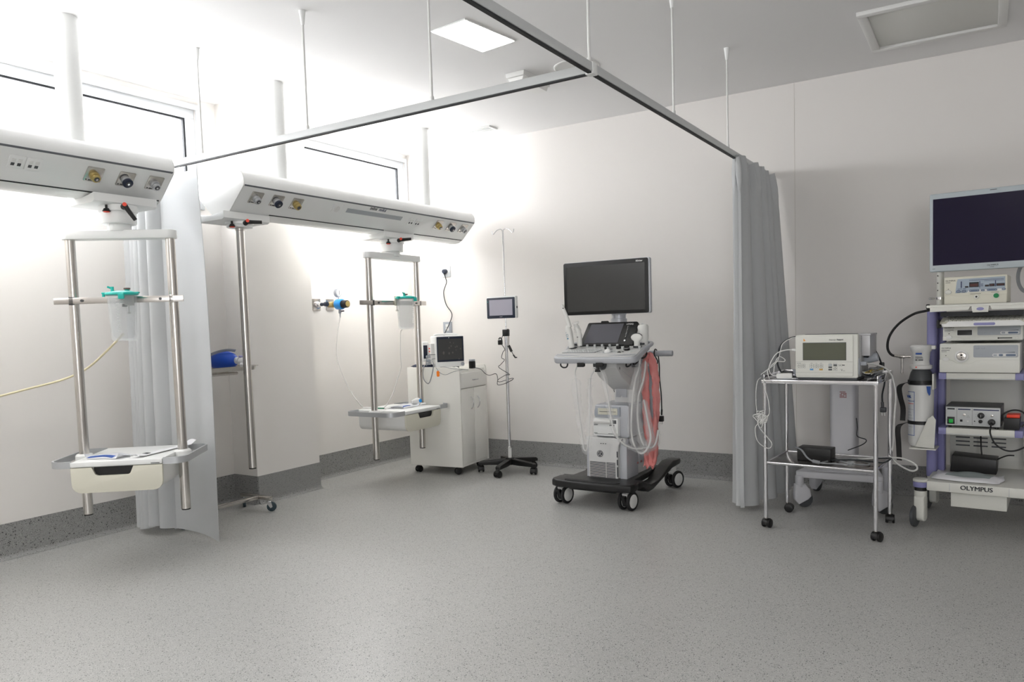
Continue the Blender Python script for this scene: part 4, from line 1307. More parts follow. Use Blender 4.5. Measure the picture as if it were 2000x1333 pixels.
# column, speaker plate, back spine
obj('column', MB().prism(rrect(0.02, 0.175, 0.66, 0.90, 0.01, 3), 0.34, 0.56, 'xz', bev=0.006), M_US, t)
obj('speaker_plate', MB().prism([(0.035, 0.70), (0.065, 0.70), (0.070, 0.708), (0.080, 0.708), (0.085, 0.70), (0.115, 0.70), (0.115, 0.775), (0.085, 0.775), (0.080, 0.767), (0.070, 0.767), (0.065, 0.775), (0.035, 0.775)], 0.334, 0.341, 'xz', bev=0.001), M_USG, t)
obj('back_spine', MB().prism([(0.56, 0.30), (0.56, 0.86), (0.60, 0.95), (0.64, 0.95), (0.66, 0.86), (0.64, 0.30)], 0.15, 0.215, 'yz', bev=0.01), M_USG, t)
# probe ports on the right side
for k in range(4):
    obj('probe_port', MB().box(0.174, 0.186, 0.30+k*0.062, 0.35+k*0.062, 0.245, 0.315, 0.004), M_USG, t)
    obj('port_latch', MB().box(0.185, 0.193, 0.315+k*0.062, 0.335+k*0.062, 0.25, 0.265, 0.003), mat('rose_plastic', (0.62, 0.42, 0.42), 0.4, rvar=0.05), t)
# lifting arm
ar = MB()
ar.prism([(0.06, 0.965), (0.26, 0.945), (0.50, 0.80), (0.50, 0.72), (0.42, 0.715), (0.14, 0.85), (0.06, 0.92)], 0.0, 0.17, 'yz', bev=0.012)
arm = obj('lift_arm', ar, M_US, t, ang=40)
obj('arm_seam', MB().prism([(0.14, 0.895), (0.142, 0.897), (0.46, 0.765), (0.458, 0.763)], 0.1695, 0.1712, 'yz'), M_USG, arm)
obj('arm_button', MB().box(0.168, 0.172, 0.10, 0.106, 0.905, 0.922, 0.001), M_BLACK, arm)
obj('arm_joint', MB().cyl((-0.02, 0.45, 0.76), (0.15, 0.45, 0.76), 0.045, n=32, bev=0.004).cyl((0.06, 0.02, 0.94), (0.06, 0.30, 0.955), 0.04, n=24), M_DGREY, t)
# rear push handle
obj('rear_handle', MB().cyl((0.20, 0.50, 0.99), (0.385, 0.50, 0.99), 0.0195, n=28, bev=0.004), M_USG, t)
obj('rear_handle', MB().cyl((-0.24, 0.50, 0.99), (-0.05, 0.50, 0.99), 0.0195, n=28, bev=0.004), M_USG, t)
obj('handle_bridge', MB().box(-0.10, 0.22, 0.47, 0.56, 0.90, 1.0, 0.02).box(0.0, 0.10, 0.38, 0.56, 0.86, 1.02, 0.01), M_USG, t)
# --- control desk: tilted slab in its own slanted frame
DA = R(13)
DM = Matrix.Translation((0.043, -0.02, 0.983)) @ Matrix.Rotation(DA, 4, 'X')
dk = MB()
outl = []
for (cx, cy_, r_, a0) in ((0.235, 0.30, 0.03, 0), (-0.245, 0.30, 0.03, 90), (-0.250, 0.035, 0.05, 180), (0.245, 0.035, 0.05, 270)):
    for k in range(7):
        a = R(a0+90*k/6)
        outl.append((cx+r_*math.cos(a), cy_+r_*math.sin(a)))
outl = [(x, y-0.012*(1-(x/0.31)**2) if y < 0.1 else y) for x, y in outl]
outl2 = []
for (x, y) in outl:
    outl2.append((x, y))
dk.prism(outl2, -0.030, 0.012, 'xy', bev=0.010, seg=3, M=DM)
desk = obj('control_desk', dk, M_USG, t, ang=45)
tp = MB()
tp.prism([(x*0.955, 0.165+(y-0.165)*0.93+0.004) for x, y in outl2], 0.010, 0.017, 'xy', bev=0.003, M=DM)
obj('desk_top', tp, M_US, desk, ang=45)
for s_ in (-1, 1):
    obj('palm_groove', MB().prism([(s_*0.285, 0.022), (s_*0.285, 0.045), (s_*0.20, 0.040), (s_*0.13, 0.022), (s_*0.10, 0.008), (s_*0.24, 0.008)], 0.0165, 0.0180, 'xy', M=DM), M_USG, desk)
kb = MB()
kb.prism([(-0.265, 0.075), (-0.022, 0.075), (0.0, 0.145), (-0.235, 0.145)], 0.017, 0.0195, 'xy', M=DM)
obj('keyboard_plate', kb, mat('key_gap_grey', (0.48, 0.49, 0.50), 0.5, rvar=0.04), desk)
km = None
M_KEY = mat('key_grey', (0.79, 0.80, 0.80), 0.45, rvar=0.04)


def key_row(parent, M, x0, y0, nx, dx, w_, d_, z0, z1, m, shared=None):
    global km
    for i in range(nx):
        MM = M @ Matrix.Translation((x0+i*dx, y0, 0))
        if shared is None or shared[0] is None:
            o = obj('key', MB().box(-w_/2, w_/2, -d_/2, d_/2, z0, z1, 0.001), m, parent)
            if shared is not None:
                shared[0] = o.data
        else:
            o = bpy.data.objects.new('key', shared[0])
            COL.objects.link(o)
            o.parent = parent
        o.matrix_local = MM


sh = [None]
for r_ in range(4):
    key_row(desk, DM, -0.250+r_*0.0075, 0.0845+r_*0.0172, 13, 0.0181, 0.0152, 0.0135, 0.019, 0.0235, M_KEY, sh)
# knobs, trackball, buttons
for (x, y, r_, h_, m_) in ((-0.140, 0.212, 0.0085, 0.022, M_KEY), (-0.085, 0.212, 0.0085, 0.022, M_KEY), (-0.030, 0.212, 0.0085, 0.022, M_KEY), (0.025, 0.212, 0.0085, 0.022, M_KEY), (0.080, 0.212, 0.0085, 0.022, M_KEY),
                           (0.018, 0.178, 0.017, 0.018, M_BLACK), (0.040, 0.150, 0.0085, 0.020, M_KEY), (0.102, 0.180, 0.017, 0.018, M_BLACK), (0.145, 0.150, 0.0095, 0.020, M_KEY), (0.178, 0.140, 0.019, 0.034, M_BLACK), (0.255, 0.168, 0.0095, 0.020, M_KEY)):
    obj('control_knob', MB().cyl((x, y, 0.016), (x, y, 0.016+h_), r_, r_*0.94, n=24, bev=0.002), m_, desk, M=DM)
obj('knob_ring', MB().cyl((0.178, 0.140, 0.032), (0.178, 0.140, 0.035), 0.0196, n=28), M_CHROME, desk, M=DM)
obj('trackball', MB().ball((0.060, 0.098, 0.014), 0.024, n=28), M_WHITE, desk, M=DM)
obj('trackball_ring', MB().lathe([(0.026, 0.016), (0.034, 0.016), (0.034, 0.0185), (0.026, 0.0185), (0.026, 0.016)], (0.060, 0.098, 0), (0, 0, 1), 32), M_USG, desk, M=DM)
for (x, y, w_, d_, m_) in ((0.012, 0.115, 0.018, 0.010, M_KEY), (0.002, 0.095, 0.018, 0.009, M_KEY), (0.0, 0.078, 0.018, 0.009, M_KEY), (0.030, 0.092, 0.010, 0.022, M_KEY), (0.102, 0.098, 0.012, 0.026, M_KEY), (0.118, 0.110, 0.010, 0.024, M_KEY),
                         (0.060, 0.062, 0.048, 0.008, M_KEY), (0.085, 0.140, 0.032, 0.007, M_KEY), (0.142, 0.098, 0.016, 0.008, M_BLACK), (0.166, 0.098, 0.016, 0.008, M_BLACK), (0.148, 0.082, 0.028, 0.007, M_BLACK),
                         (0.205, 0.108, 0.018, 0.008, M_KEY), (0.230, 0.108, 0.018, 0.008, M_KEY), (0.212, 0.092, 0.036, 0.010, M_KEY), (0.228, 0.125, 0.040, 0.006, M_KEY), (0.055, 0.165, 0.018, 0.007, M_BLACK), (0.15, 0.19, 0.020, 0.006, M_KEY), (0.185, 0.185, 0.020, 0.006, M_KEY),
                         (-0.19, 0.172, 0.026, 0.006, M_KEY), (-0.152, 0.172, 0.026, 0.006, M_KEY), (-0.114, 0.172, 0.026, 0.006, M_KEY), (-0.076, 0.172, 0.026, 0.006, M_KEY), (-0.038, 0.172, 0.026, 0.006, M_KEY)):
    obj('control_button', MB().prism(rrect(x-w_/2, x+w_/2, y-d_/2, y+d_/2, min(w_, d_)*0.4, 3), 0.016, 0.0195, 'xy', bev=0.0006, M=DM), m_, desk)
# clips below the front rim, cable hook
for (x, w_) in ((-0.038, 0.050), (0.095, 0.050)):
    obj('cable_clip', MB().prism([(x-w_/2, 0.930), (x+w_/2-0.008, 0.930), (x+w_/2, 0.937), (x+w_/2, 0.952), (x+w_/2-0.008, 0.958), (x-w_/2, 0.958)], -0.045, -0.025, 'xz', bev=0.002), M_BLACK, t)
obj('cable_hook', MB().tube([(-0.200, -0.01, 0.958), (-0.200, -0.012, 0.938), (-0.182, -0.012, 0.925), (-0.158, -0.012, 0.928), (-0.150, -0.01, 0.945), (-0.152, -0.01, 0.958)], 0.005, 10, 5), M_BLACK, t)
obj('cable_hook', MB().prism([(0.060, 0.898), (0.093, 0.898), (0.093, 0.905), (0.085, 0.915), (0.085, 0.934), (0.065, 0.934), (0.065, 0.915), (0.057, 0.905)], -0.035, -0.02, 'xz', bev=0.002), M_BLACK, t)
for (x, y, z) in ((0.262, 0.06, 0.955), (0.275, 0.14, 0.965), (0.30, 0.22, 1.0)):
    obj('cable_hook', MB().tube([(x, y, z+0.03), (x+0.012, y, z+0.005), (x+0.002, y-0.01, z-0.02), (x-0.018, y-0.015, z-0.026), (x-0.022, y-0.01, z-0.008)], 0.005, 10, 5), M_BLACK, t)
# side holder rails
for s_ in (-1, 1):
    obj('holder_rail', MB().tube([(s_*0.265+0.03, 0.14, 1.020), (s_*0.285+0.03, 0.22, 1.045), (s_*0.285+0.03, 0.30, 1.065), (s_*0.24+0.03, 0.335, 1.070), (s_*0.20+0.03, 0.33, 1.062)], 0.014, 12, 5), M_USG, t)
    for (yy, zz) in ((0.20, 1.045), (0.275, 1.062)):
        obj('probe_holder', MB().lathe([(0.020, 0), (0.027, 0.0), (0.029, 0.022), (0.021, 0.022), (0.020, 0)], (s_*0.235+0.03, yy-0.02, zz-0.012), (0, 0, 1), 24), M_DGREY, t)
# touch panel
tpM = Matrix.Translation((0.03, 0.205, 1.062)) @ Matrix.Rotation(R(-34), 4, 'X')
tb = MB()
tb.prism([(-0.200, 0.0), (0.190, 0.0), (0.190, 0.178), (0.180, 0.184), (-0.17, 0.184), (-0.178, 0.176)], 0, 0.03, 'xz', bev=0.004, M=tpM)
tpn = obj('touch_panel', tb, M_BLACK, t)
obj('touch_screen', MB().prism([(-0.168, 0.016), (0.080, 0.016), (0.092, 0.168), (-0.150, 0.168)], -0.002, 0.002, 'xz', M=tpM), mat('touch_glass', (0.33, 0.33, 0.36), 0.25, rvar=0.03), tpn)
text('LOGIQ', 0.016, tpM @ front(0.112, -0.0012, 0.158), M_INKW, tpn, 'logo')
obj('slider_channel', MB().prism(rrect(0.128, 0.142, 0.045, 0.150, 0.006, 3), -0.0015, 0.001, 'xz', M=tpM), M_DARK, tpn)
sl = MB()
for k in range(8):
    sl.box(0.124, 0.128, -0.002, 0.0, 0.062+k*0.0115, 0.066+k*0.0115)
obj('slider_marks', sl, M_INKW, tpn, M=tpM)
obj('power_button', MB().cyl((0.128, 0.0, 0.032), (0.128, -0.005, 0.032), 0.007, n=20, bev=0.001), M_CHROME, tpn, M=tpM)
obj('panel_latch', MB().prism([(-0.085, 0.183), (-0.02, 0.183), (-0.034, 0.198), (-0.085, 0.198)], 0.004, 0.024, 'xz', bev=0.002, M=tpM), M_BLACK, tpn)
# neck and monitor
obj('monitor_neck', MB().lathe([(0.0, 1.04), (0.055, 1.04), (0.055, 1.235), (0.047, 1.238), (0.047, 1.262), (0.051, 1.264), (0.051, 1.275), (0, 1.275)], (0.045, 0.39, 0), (0, 0, 1), 36), M_USG, t)
mm = MB()
mm.prism(rrect(-0.318, 0.318, 1.268, 1.632, 0.012, 4), 0.285, 0.318, 'xz', bev=0.005)
mo = obj('monitor', mm, M_USG, t)
mo.location = (0, 0, 0)
obj('monitor_bezel', MB().prism(rrect(-0.317, 0.308, 1.270, 1.629, 0.012, 4), 0.281, 0.286, 'xz', bev=0.001), M_BLACK, mo)
obj('monitor_screen', MB().box(-0.292, 0.284, 0.2795, 0.2812, 1.292, 1.600), M_SCREEN, mo)
text('XDclear', 0.014, front(0.222, 0.2808, 1.608), M_INKW, mo, 'logo', bold=0.0003)
obj('monitor_back', MB().box(-0.16, 0.20, 0.316, 0.36, 1.29, 1.56, 0.02), M_USG, mo)
obj('monitor_arm', MB().box(0.005, 0.085, 0.34, 0.42, 1.272, 1.40, 0.012), M_USG, mo)

M_PROBE = mat('probe_white', (0.90, 0.90, 0.885), 0.35, rvar=0.04)
UM = Matrix.Translation((UX, UY, 0))


def U(*pts):
    return [Vector((a-UX, b-UY, c)) for a, b, c in pts]


def sheath(parent, pts, r, m, seed, name='plastic_sheath', n=14, sm=10):
    r_ = random.Random(seed)
    ph = [r_.uniform(0, 6) for _ in range(8)]

    def rf(u, a):
        w_ = 0.70+0.10*math.sin(u*41+ph[0]+2*math.sin(a+ph[1]))+0.10*math.sin(u*93+ph[2]+3*a)+0.26*math.sin(a*2+u*9+ph[3])+0.05*math.sin(u*220+ph[4])
        e = min(1, u/0.03+0.3, (1-u)/0.03+0.3)
        return max(r*w_*e, 0.006)
    o = obj(name, MB().tube(pts, r, n, sm, rf=rf), m, parent, ang=50)
    return o


t = thing('ultrasound_probe', 'long white wand probe with blue markings standing at the left of the ultrasound desk', 'ultrasound probe', (UX, UY, 0))
wb = MB()
wb.tube([(-0.183, 0.12, 1.050), (-0.192, 0.12, 1.10), (-0.202, 0.12, 1.150)], 0.022, 18, 4, rf=lambda u, a: 0.0185+0.006*u)
wb.tube([(-0.202, 0.12, 1.148), (-0.206, 0.12, 1.175), (-0.209, 0.12, 1.20)], 0.024, 18, 4, rf=lambda u, a: 0.0255*(1-0.52*u**2))
wb.tube([(-0.195, 0.12, 1.188), (-0.212, 0.12, 1.245), (-0.232, 0.12, 1.295), (-0.245, 0.12, 1.325)], 0.013, 14, 6, rf=lambda u, a: 0.0145-0.004*u)
wb.ball((-0.247, 0.12, 1.332), 0.0105, 0.0105, 0.013)
obj('wand_body', wb, M_PROBE, t, ang=60)
obj('wand_marking', MB().tube([(-0.204+0.007*math.cos(a*PI/8), 0.0965, 1.133+0.009*math.sin(a*PI/8)) for a in range(16)], 0.0009, 6, closed=True, smooth=False).cyl((-0.200, 0.098, 1.112), (-0.200, 0.096, 1.112), 0.005, n=16).box(-0.214, -0.200, 0.096, 0.0975, 1.152, 1.1545), mat('marking_blue', (0.25, 0.50, 0.62), 0.5, rvar=0.05), t)
obj('tip_mark', MB().box(-0.240, -0.233, 0.106, 0.112, 1.314, 1.320, 0.001), M_BLACK, t)
cp = U((2.352, -1.17, 0.955), (2.35, -1.22, 0.90), (2.352, -1.22, 0.857), (2.364, -1.22, 0.681), (2.386, -1.22, 0.505), (2.398, -1.22, 0.395), (2.424, -1.22, 0.40), (2.447, -1.22, 0.596), (2.452, -1.22, 0.771), (2.460, -1.22, 0.858), (2.490, -1.23, 0.905))
cable('cable', cp, 0.0045, M_CABLEW, parent=t)
sheath(t, cp[2:-1], 0.028, M_SHEATH, 2)
t = thing('ultrasound_probe', 'short white probe in a clear cover behind the long wand probe', 'ultrasound probe', (UX, UY, 0))
wb = MB()
wb.tube([(-0.148, 0.17, 1.060), (-0.150, 0.17, 1.10), (-0.152, 0.17, 1.135)], 0.02, 16, 4, rf=lambda u, a: 0.0165+0.0045*u)
wb.tube([(-0.152, 0.17, 1.13), (-0.165, 0.17, 1.18), (-0.178, 0.17, 1.205)], 0.02, 16, 5, rf=lambda u, a: 0.021-0.008*u)
obj('probe_body', wb, M_PROBE, t, ang=60)
sheath(t, [(-0.158, 0.17, 1.15), (-0.172, 0.17, 1.20), (-0.178, 0.17, 1.225)], 0.026, M_SHEATH, 12)
obj('probe_mark', MB().box(-0.158, -0.148, 0.1465, 0.1485, 1.118, 1.123, 0.0005), M_DGREY, t)
cp = U((2.487, -1.23, 0.915), (2.495, -1.225, 0.925), (2.532, -1.2, 0.892), (2.566, -1.2, 0.772), (2.59, -1.2, 0.599), (2.62, -1.19, 0.48), (2.69, -1.12, 0.400), (2.76, -1.02, 0.390))
cable('cable', cp, 0.0048, M_CABLEW, parent=t)
sheath(t, cp[1:], 0.021, M_SHEATH, 3)
t = thing('ultrasound_probe', 'curved white probe lying in the front right holder of the ultrasound desk', 'ultrasound probe', (UX, UY, 0))
cv = MB()
arc = [(0.042*math.cos(R(a)), 0.040*math.sin(R(a))) for a in range(0, 181, 15)]
sh_ = [(0.262+0.93*x, 1.110+0.62*z) for x, z in arc]+[(0.228, 1.097), (0.243, 1.085), (0.246, 1.040), (0.278, 1.040), (0.281, 1.085), (0.296, 1.097)]
cv.prism(sh_, 0.165, 0.195, 'xz', bev=0.010, seg=3)
obj('probe_head', cv, M_PROBE, t, ang=50)
obj('probe_lens', MB().tube([(0.262+0.0385*math.cos(R(a)), 0.178, 1.1115+0.0245*math.sin(R(a))) for a in range(20, 161, 14)], 0.0035, 8, 3), M_DGREY, t)
cp = U((2.71, -1.03, 1.02), (2.722, -1.03, 0.941), (2.69, -1.05, 0.80), (2.668, -1.06, 0.577), (2.675, -1.06, 0.44), (2.714, -1.05, 0.36), (2.761, -1.05, 0.375), (2.775, -1.0, 0.45), (2.755, -1.0, 0.58), (2.725, -0.98, 0.70))
cable('cable', cp, 0.0065, M_CABLEW, parent=t)
sheath(t, cp[1:], 0.028, M_SHEATH, 5)
t = thing('ultrasound_probe', 'upright white bottle-shaped probe in the back right holder of the ultrasound desk', 'ultrasound probe', (UX, UY, 0))
obj('probe_body', MB().lathe([(0, 0), (0.018, 0), (0.022, 0.03), (0.030, 0.06), (0.031, 0.09), (0.034, 0.10), (0.036, 0.128), (0.030, 0.140), (0.012, 0.145), (0, 0.145)], (0.285, 0.26, 1.05), (-0.10, 0, 1), 32), M_PROBE, t)
obj('probe_tip', MB().cyl((0.2705, 0.26, 1.193), (0.2702, 0.26, 1.197), 0.007, n=18), M_GREYP, t)
cp = U((2.72, -0.93, 1.04), (2.738, -0.97, 0.95), (2.735, -1.0, 0.84), (2.70, -1.02, 0.70), (2.70, -1.02, 0.52), (2.735, -1.01, 0.40), (2.79, -0.98, 0.40), (2.81, -0.95, 0.50))
cable('cable', cp, 0.0065, M_CABLEW, parent=t)
sheath(t, cp[1:], 0.030, M_SHEATH, 6)
t = thing('covered_cable', 'red film-covered probe cable hanging in a loop on the right of the ultrasound machine', 'covered cable', (UX, UY, 0))
cp = U((2.748, -0.95, 1.008), (2.728, -0.955, 0.938), (2.730, -0.96, 0.752), (2.738, -0.96, 0.556), (2.755, -0.955, 0.378), (2.770, -0.95, 0.278), (2.785, -0.94, 0.37), (2.786, -0.93, 0.577), (2.788, -0.92, 0.727), (2.776, -0.92, 0.885), (2.752, -0.94, 1.01))
sheath(t, cp, 0.028, M_REDF, 8, 'red_film')
obj('tail', MB().grid(lambda u, v: Vector((0.30+(u-0.5)*0.075*(0.8+0.3*(1-v)), 0.25+0.008*math.sin(u*11+v*5), 0.245+v*0.13+0.012*math.sin(u*14)*(1-v))), 16, 10, 0.001), M_REDF, t, ang=60)
cable('cable', cp[1:-1], 0.006, M_CABLEW, parent=t)
t = thing('power_lead', 'black power lead with plug hanging from the rear handle of the ultrasound machine', 'power lead', (UX, UY, 0))
cp = U((2.691, -0.66, 0.897), (2.712, -0.69, 0.937), (2.708, -0.735, 0.98), (2.703, -0.72, 1.013), (2.702, -0.69, 1.017), (2.706, -0.665, 0.985), (2.712, -0.66, 0.90), (2.712, -0.66, 0.817), (2.722, -0.66, 0.70), (2.724, -0.66, 0.575))
cable('cord', cp, 0.0042, M_BLACK, parent=t)
obj('plug', MB().tube(U((2.724, -0.66, 0.60), (2.722, -0.66, 0.56)), 0.006, 10, smooth=False).box(0.262, 0.296, 0.525, 0.555, 0.515, 0.555, 0.006), M_BLACK, t)
obj('plug_pins', MB().cyl((0.272, 0.54, 0.517), (0.270, 0.54, 0.497), 0.0024, n=10).cyl((0.286, 0.54, 0.517), (0.284, 0.54, 0.497), 0.0024, n=10), M_CHROME, t)

# ================================================================== chrome trolley
TO = (3.542, -1.215)
TD = -3.5
tw_, td_ = 0.605, 0.45
t = thing('instrument_trolley', 'chrome two-shelf instrument trolley on black castors right of the grey curtain', 'trolley', (TO[0], TO[1], 0), TD)
lr = 0.0118
for (x, y) in ((0.012, 0.012), (tw_-0.012, 0.012), (0.012, td_-0.012), (tw_-0.012, td_-0.012)):
    lg = obj('leg', MB().cyl((x, y, 0.062), (x, y, 0.846), lr, n=20), M_CHROME, t)
    obj('leg_tip', MB().cyl((x, y, 0.056), (x, y, 0.066), 0.010, n=16), M_STEEL, lg)
for (x, y, a) in ((0.012, 0.012, 1.35), (tw_-0.012, 0.012, 1.2), (0.012, td_-0.012, 0.1), (tw_-0.012, td_-0.012, 1.7)):
    twin_castor(t, x, y, 0.026, a, 0.062, w=0.048)
sf = MB()
sf.box(0, tw_, 0, td_, 0.844, 0.856, 0.001)
sf.box(-0.002, tw_+0.002, -0.002, 0.003, 0.840, 0.860, 0.001)
top = obj('top_shelf', sf, M_CHROME, t)
ed = MB()
for (x0, x1, y0, y1) in ((0, 0.004, 0.03, td_), (tw_-0.004, tw_, 0.0, td_), (0, tw_, td_-0.004, td_)):
    ed.box(x0, x1, y0, y1, 0.856, 0.888, 0.001)
obj('raised_edge', ed, M_CHROME, top)
ls = obj('lower_shelf', MB().box(0.012, tw_-0.012, 0.012, td_-0.012, 0.378, 0.382, 0.001), mat('shelf_steel', (0.62, 0.60, 0.58), 0.22, 1.0, rvar=0.05, bscale=40), t)
obj('shelf_rail', MB().tube([(0.014, 0.012, 0.380), (tw_-0.014, 0.012, 0.380), (tw_-0.014, td_-0.012, 0.380), (0.014, td_-0.012, 0.380)], 0.0085, 10, smooth=False, closed=True), M_CHROME, ls)
TM = Matrix.Translation((TO[0], TO[1], 0)) @ Matrix.Rotation(R(TD), 4, 'Z')

# portable monitor on the trolley
t = thing('portable_monitor', 'cream portable monitor with grey-green screen and keypad on the chrome trolley', 'portable monitor', TM @ Vector((0.327, 0.09, 0.857)), -3)
w, h = 0.164, 0.240
fr_ = MB()
fr_.prism(rrect(-w, w, 0.012, h+0.012, 0.010, 4), 0.0, 0.045, 'xz', bev=0.005)
fc = obj('front_case', fr_, M_RACKW, t)
pa = MB()
pa.prism(rrect(-w+0.002, w-0.024, 0.022, h-0.002+0.008, 0.006, 3), -0.006, 0.001, 'xz', bev=0.002)
obj('front_panel', pa, M_RACKW, fc)
obj('screen', MB().box(-w+0.044, w-0.060, -0.0075, -0.006, 0.112, 0.205), mat('lcd_glass', (0.36, 0.37, 0.31), 0.16, rvar=0.12, bscale=6), fc)
obj('screen_border', MB().box(-w+0.042, w-0.058, -0.0068, -0.0058, 0.109, 0.208), M_DGREY, fc)
text('Datascope', 0.0105, front(-w+0.182, -0.0064, 0.219), M_INK, fc, 'lettering', sx=0.78)
text('Passport', 0.0115, front(-w+0.222, -0.0064, 0.219), M_INK, fc, 'lettering', bold=0.0004, sx=0.82)
obj('orange_emblem', MB().prism([(-w+0.045, 0.217), (-w+0.054, 0.217), (-w+0.057, 0.220), (-w+0.050, 0.2255), (-w+0.0495, 0.230), (-w+0.0455, 0.230), (-w+0.047, 0.224)], -0.0066, -0.0058, 'xz'), mat('emblem_orange', (0.95, 0.62, 0.20), 0.5, rvar=0.03), fc)
obj('panel_line', MB().box(-w+0.004, w-0.026, -0.0064, -0.006, 0.1005, 0.1013).box(-w+0.004, w-0.026, -0.0064, -0.006, 0.0415, 0.042), M_DGREY, fc)
M_KEYW = mat('key_white', (0.90, 0.90, 0.87), 0.5, rvar=0.04)
M_KB = mat('key_blue', (0.25, 0.55, 0.78), 0.5, rvar=0.04)
M_KO = mat('key_ochre', (0.80, 0.62, 0.25), 0.5, rvar=0.04)
for (x, z, m_) in ((0.020, 0.083, M_KEYW), (0.044, 0.083, M_KEYW), (0.020, 0.071, M_KEYW), (0.044, 0.071, M_KEYW),
                   (0.089, 0.083, M_KEYW), (0.114, 0.083, M_KEYW), (0.139, 0.083, M_KEYW), (0.089, 0.071, M_KEYW), (0.114, 0.071, M_KEYW), (0.139, 0.071, M_KEYW), (0.089, 0.058, M_KB), (0.139, 0.058, M_KO),
                   (0.187, 0.083, M_GREYP), (0.187, 0.071, M_DGREY), (0.187, 0.058, M_DGREY), (0.213, 0.083, M_DGREY), (0.213, 0.071, M_KEYW), (0.213, 0.058, M_KEYW), (0.239, 0.083, M_KEYW)):
    bk = obj('key_button', MB().box(-w+x-0.0092, -w+x+0.0092, -0.0075, -0.006, z-0.0042, z+0.0042, 0.0005), m_, fc)
    if m_ is M_KEYW:
        obj('key_outline', MB().box(-w+x-0.0102, -w+x+0.0102, -0.0066, -0.006, z-0.0052, z+0.0052), M_DGREY, fc)
        obj('key_print', MB().box(-w+x-0.004, -w+x+0.004, -0.0079, -0.0074, z-0.001, z+0.0012), M_INK, fc)
pm_ = MB()
for (x, l_, z) in ((0.020, 0.024, 0.0935), (0.089, 0.008, 0.0935), (0.114, 0.004, 0.0935), (0.139, 0.006, 0.0935), (0.187, 0.016, 0.0925), (0.213, 0.022, 0.0925), (0.246, 0.012, 0.060), (0.258, 0.010, 0.052)):
    pm_.box(-w+x-l_/2, -w+x+l_/2, -0.0066, -0.006, z-0.0007, z+0.0007)
pm_.cyl((-w+0.247, -0.0066, 0.054), (-w+0.247, -0.006, 0.054), 0.0024, n=12)
pm_.box(-w+0.250, -w+0.262, -0.0066, -0.006, 0.081, 0.0855)
obj('panel_print', pm_, M_INK, fc)
rc = obj('rear_case', MB().box(-w+0.03, w+0.01, 0.04, 0.24, 0.016, h+0.004, 0.008), mat('case_grey', (0.62, 0.62, 0.62), 0.45, rvar=0.05), t)
obj('top_handle', MB().box(-w+0.04, w-0.01, 0.045, 0.07, h+0.006, h+0.014, 0.003), M_NAVY, rc)
obj('rear_bracket', MB().box(w-0.005, w+0.052, 0.05, 0.24, 0.13, h+0.004, 0.004).box(w-0.01, w+0.055, 0.048, 0.242, h+0.002, h+0.012, 0.002), mat('bracket_grey', (0.72, 0.72, 0.73), 0.35, 0.3, rvar=0.05), t)
obj('paper_roll_cover', MB().cyl((w-0.01, 0.14, 0.10), (w+0.075, 0.14, 0.122), 0.024, n=28, bev=0.003), M_GREYP, t)
obj('bottom_foot', MB().box(-w+0.01, w-0.005, 0.01, 0.22, 0.0, 0.014, 0.003), M_DGREY, t)
obj('side_socket', MB().box(w-0.002, w+0.006, 0.01, 0.03, 0.03, 0.12, 0.002), M_GREYP, t)
t = thing('sensor_module', 'small white sensor block with cables lying left on the trolley top', 'sensor', TM @ Vector((0.095, 0.10, 0.857)), 8)
obj('body', MB().prism(rrect(-0.040, 0.045, 0.004, 0.034, 0.008, 4), -0.02, 0.02, 'xz', bev=0.004), M_WHITE2, t)
obj('clip', MB().box(-0.01, 0.035, -0.016, 0.016, 0.0, 0.006, 0.002), M_GREYP, t)
t = thing('card', 'grey card propped beside the portable monitor on the trolley top', 'card', TM @ Vector((0.165, 0.20, 0.857)), 0)
obj('card', MB().prism([(-0.03, 0.0), (0.06, 0.0), (0.06, 0.05), (-0.05, 0.05)], -0.002, 0.004, 'xz', bev=0.001), M_GREYP, t)

cable('lead', [TM @ Vector(p_) for p_ in ((0.20, 0.16, 1.092), (0.17, 0.15, 1.100), (0.11, 0.14, 1.085), (0.065, 0.14, 1.045), (0.052, 0.13, 0.985), (0.055, 0.125, 0.93), (0.09, 0.13, 0.88), (0.16, 0.15, 0.865))], 0.0050, M_CABLE,
      'thick dark lead arching from left side of the portable monitor', 'lead')
t = thing('sensor_lead', 'white leads looping between portable monitor and the sensor block', 'sensor wire')
obj('connector', MB().cyl(TM @ Vector((0.185, 0.10, 1.026)), TM @ Vector((0.142, 0.10, 1.024)), 0.0095, 0.008, n=18, bev=0.001), M_WHITE2, t)
cable('cord', [TM @ Vector(p_) for p_ in ((0.145, 0.10, 1.024), (0.11, 0.09, 1.024), (0.065, 0.08, 1.008), (0.035, 0.07, 0.965), (0.02, 0.07, 0.92), (0.03, 0.08, 0.885), (0.058, 0.095, 0.876))], 0.0030, M_CABLEW, parent=t)
cable('cord', [TM @ Vector(p_) for p_ in ((0.185, 0.12, 1.094), (0.14, 0.11, 1.092), (0.09, 0.10, 1.060), (0.075, 0.10, 1.01), (0.055, 0.10, 0.955), (0.0, 0.08, 0.905), (-0.02, 0.05, 0.885))], 0.0026, M_CABLEW, parent=t)
cable('cord', [TM @ Vector(p_) for p_ in ((0.040, 0.09, 0.895), (0.045, 0.10, 0.945), (0.065, 0.11, 0.985), (0.098, 0.11, 0.970), (0.092, 0.11, 0.957), (0.050, 0.10, 0.955), (0.01, 0.08, 0.91), (0.03, 0.04, 0.862))], 0.0026, M_CABLEW, parent=t)
t = thing('coiled_lead', 'bundle of thin white lead knotted and hanging at the front left trolley leg', 'lead')
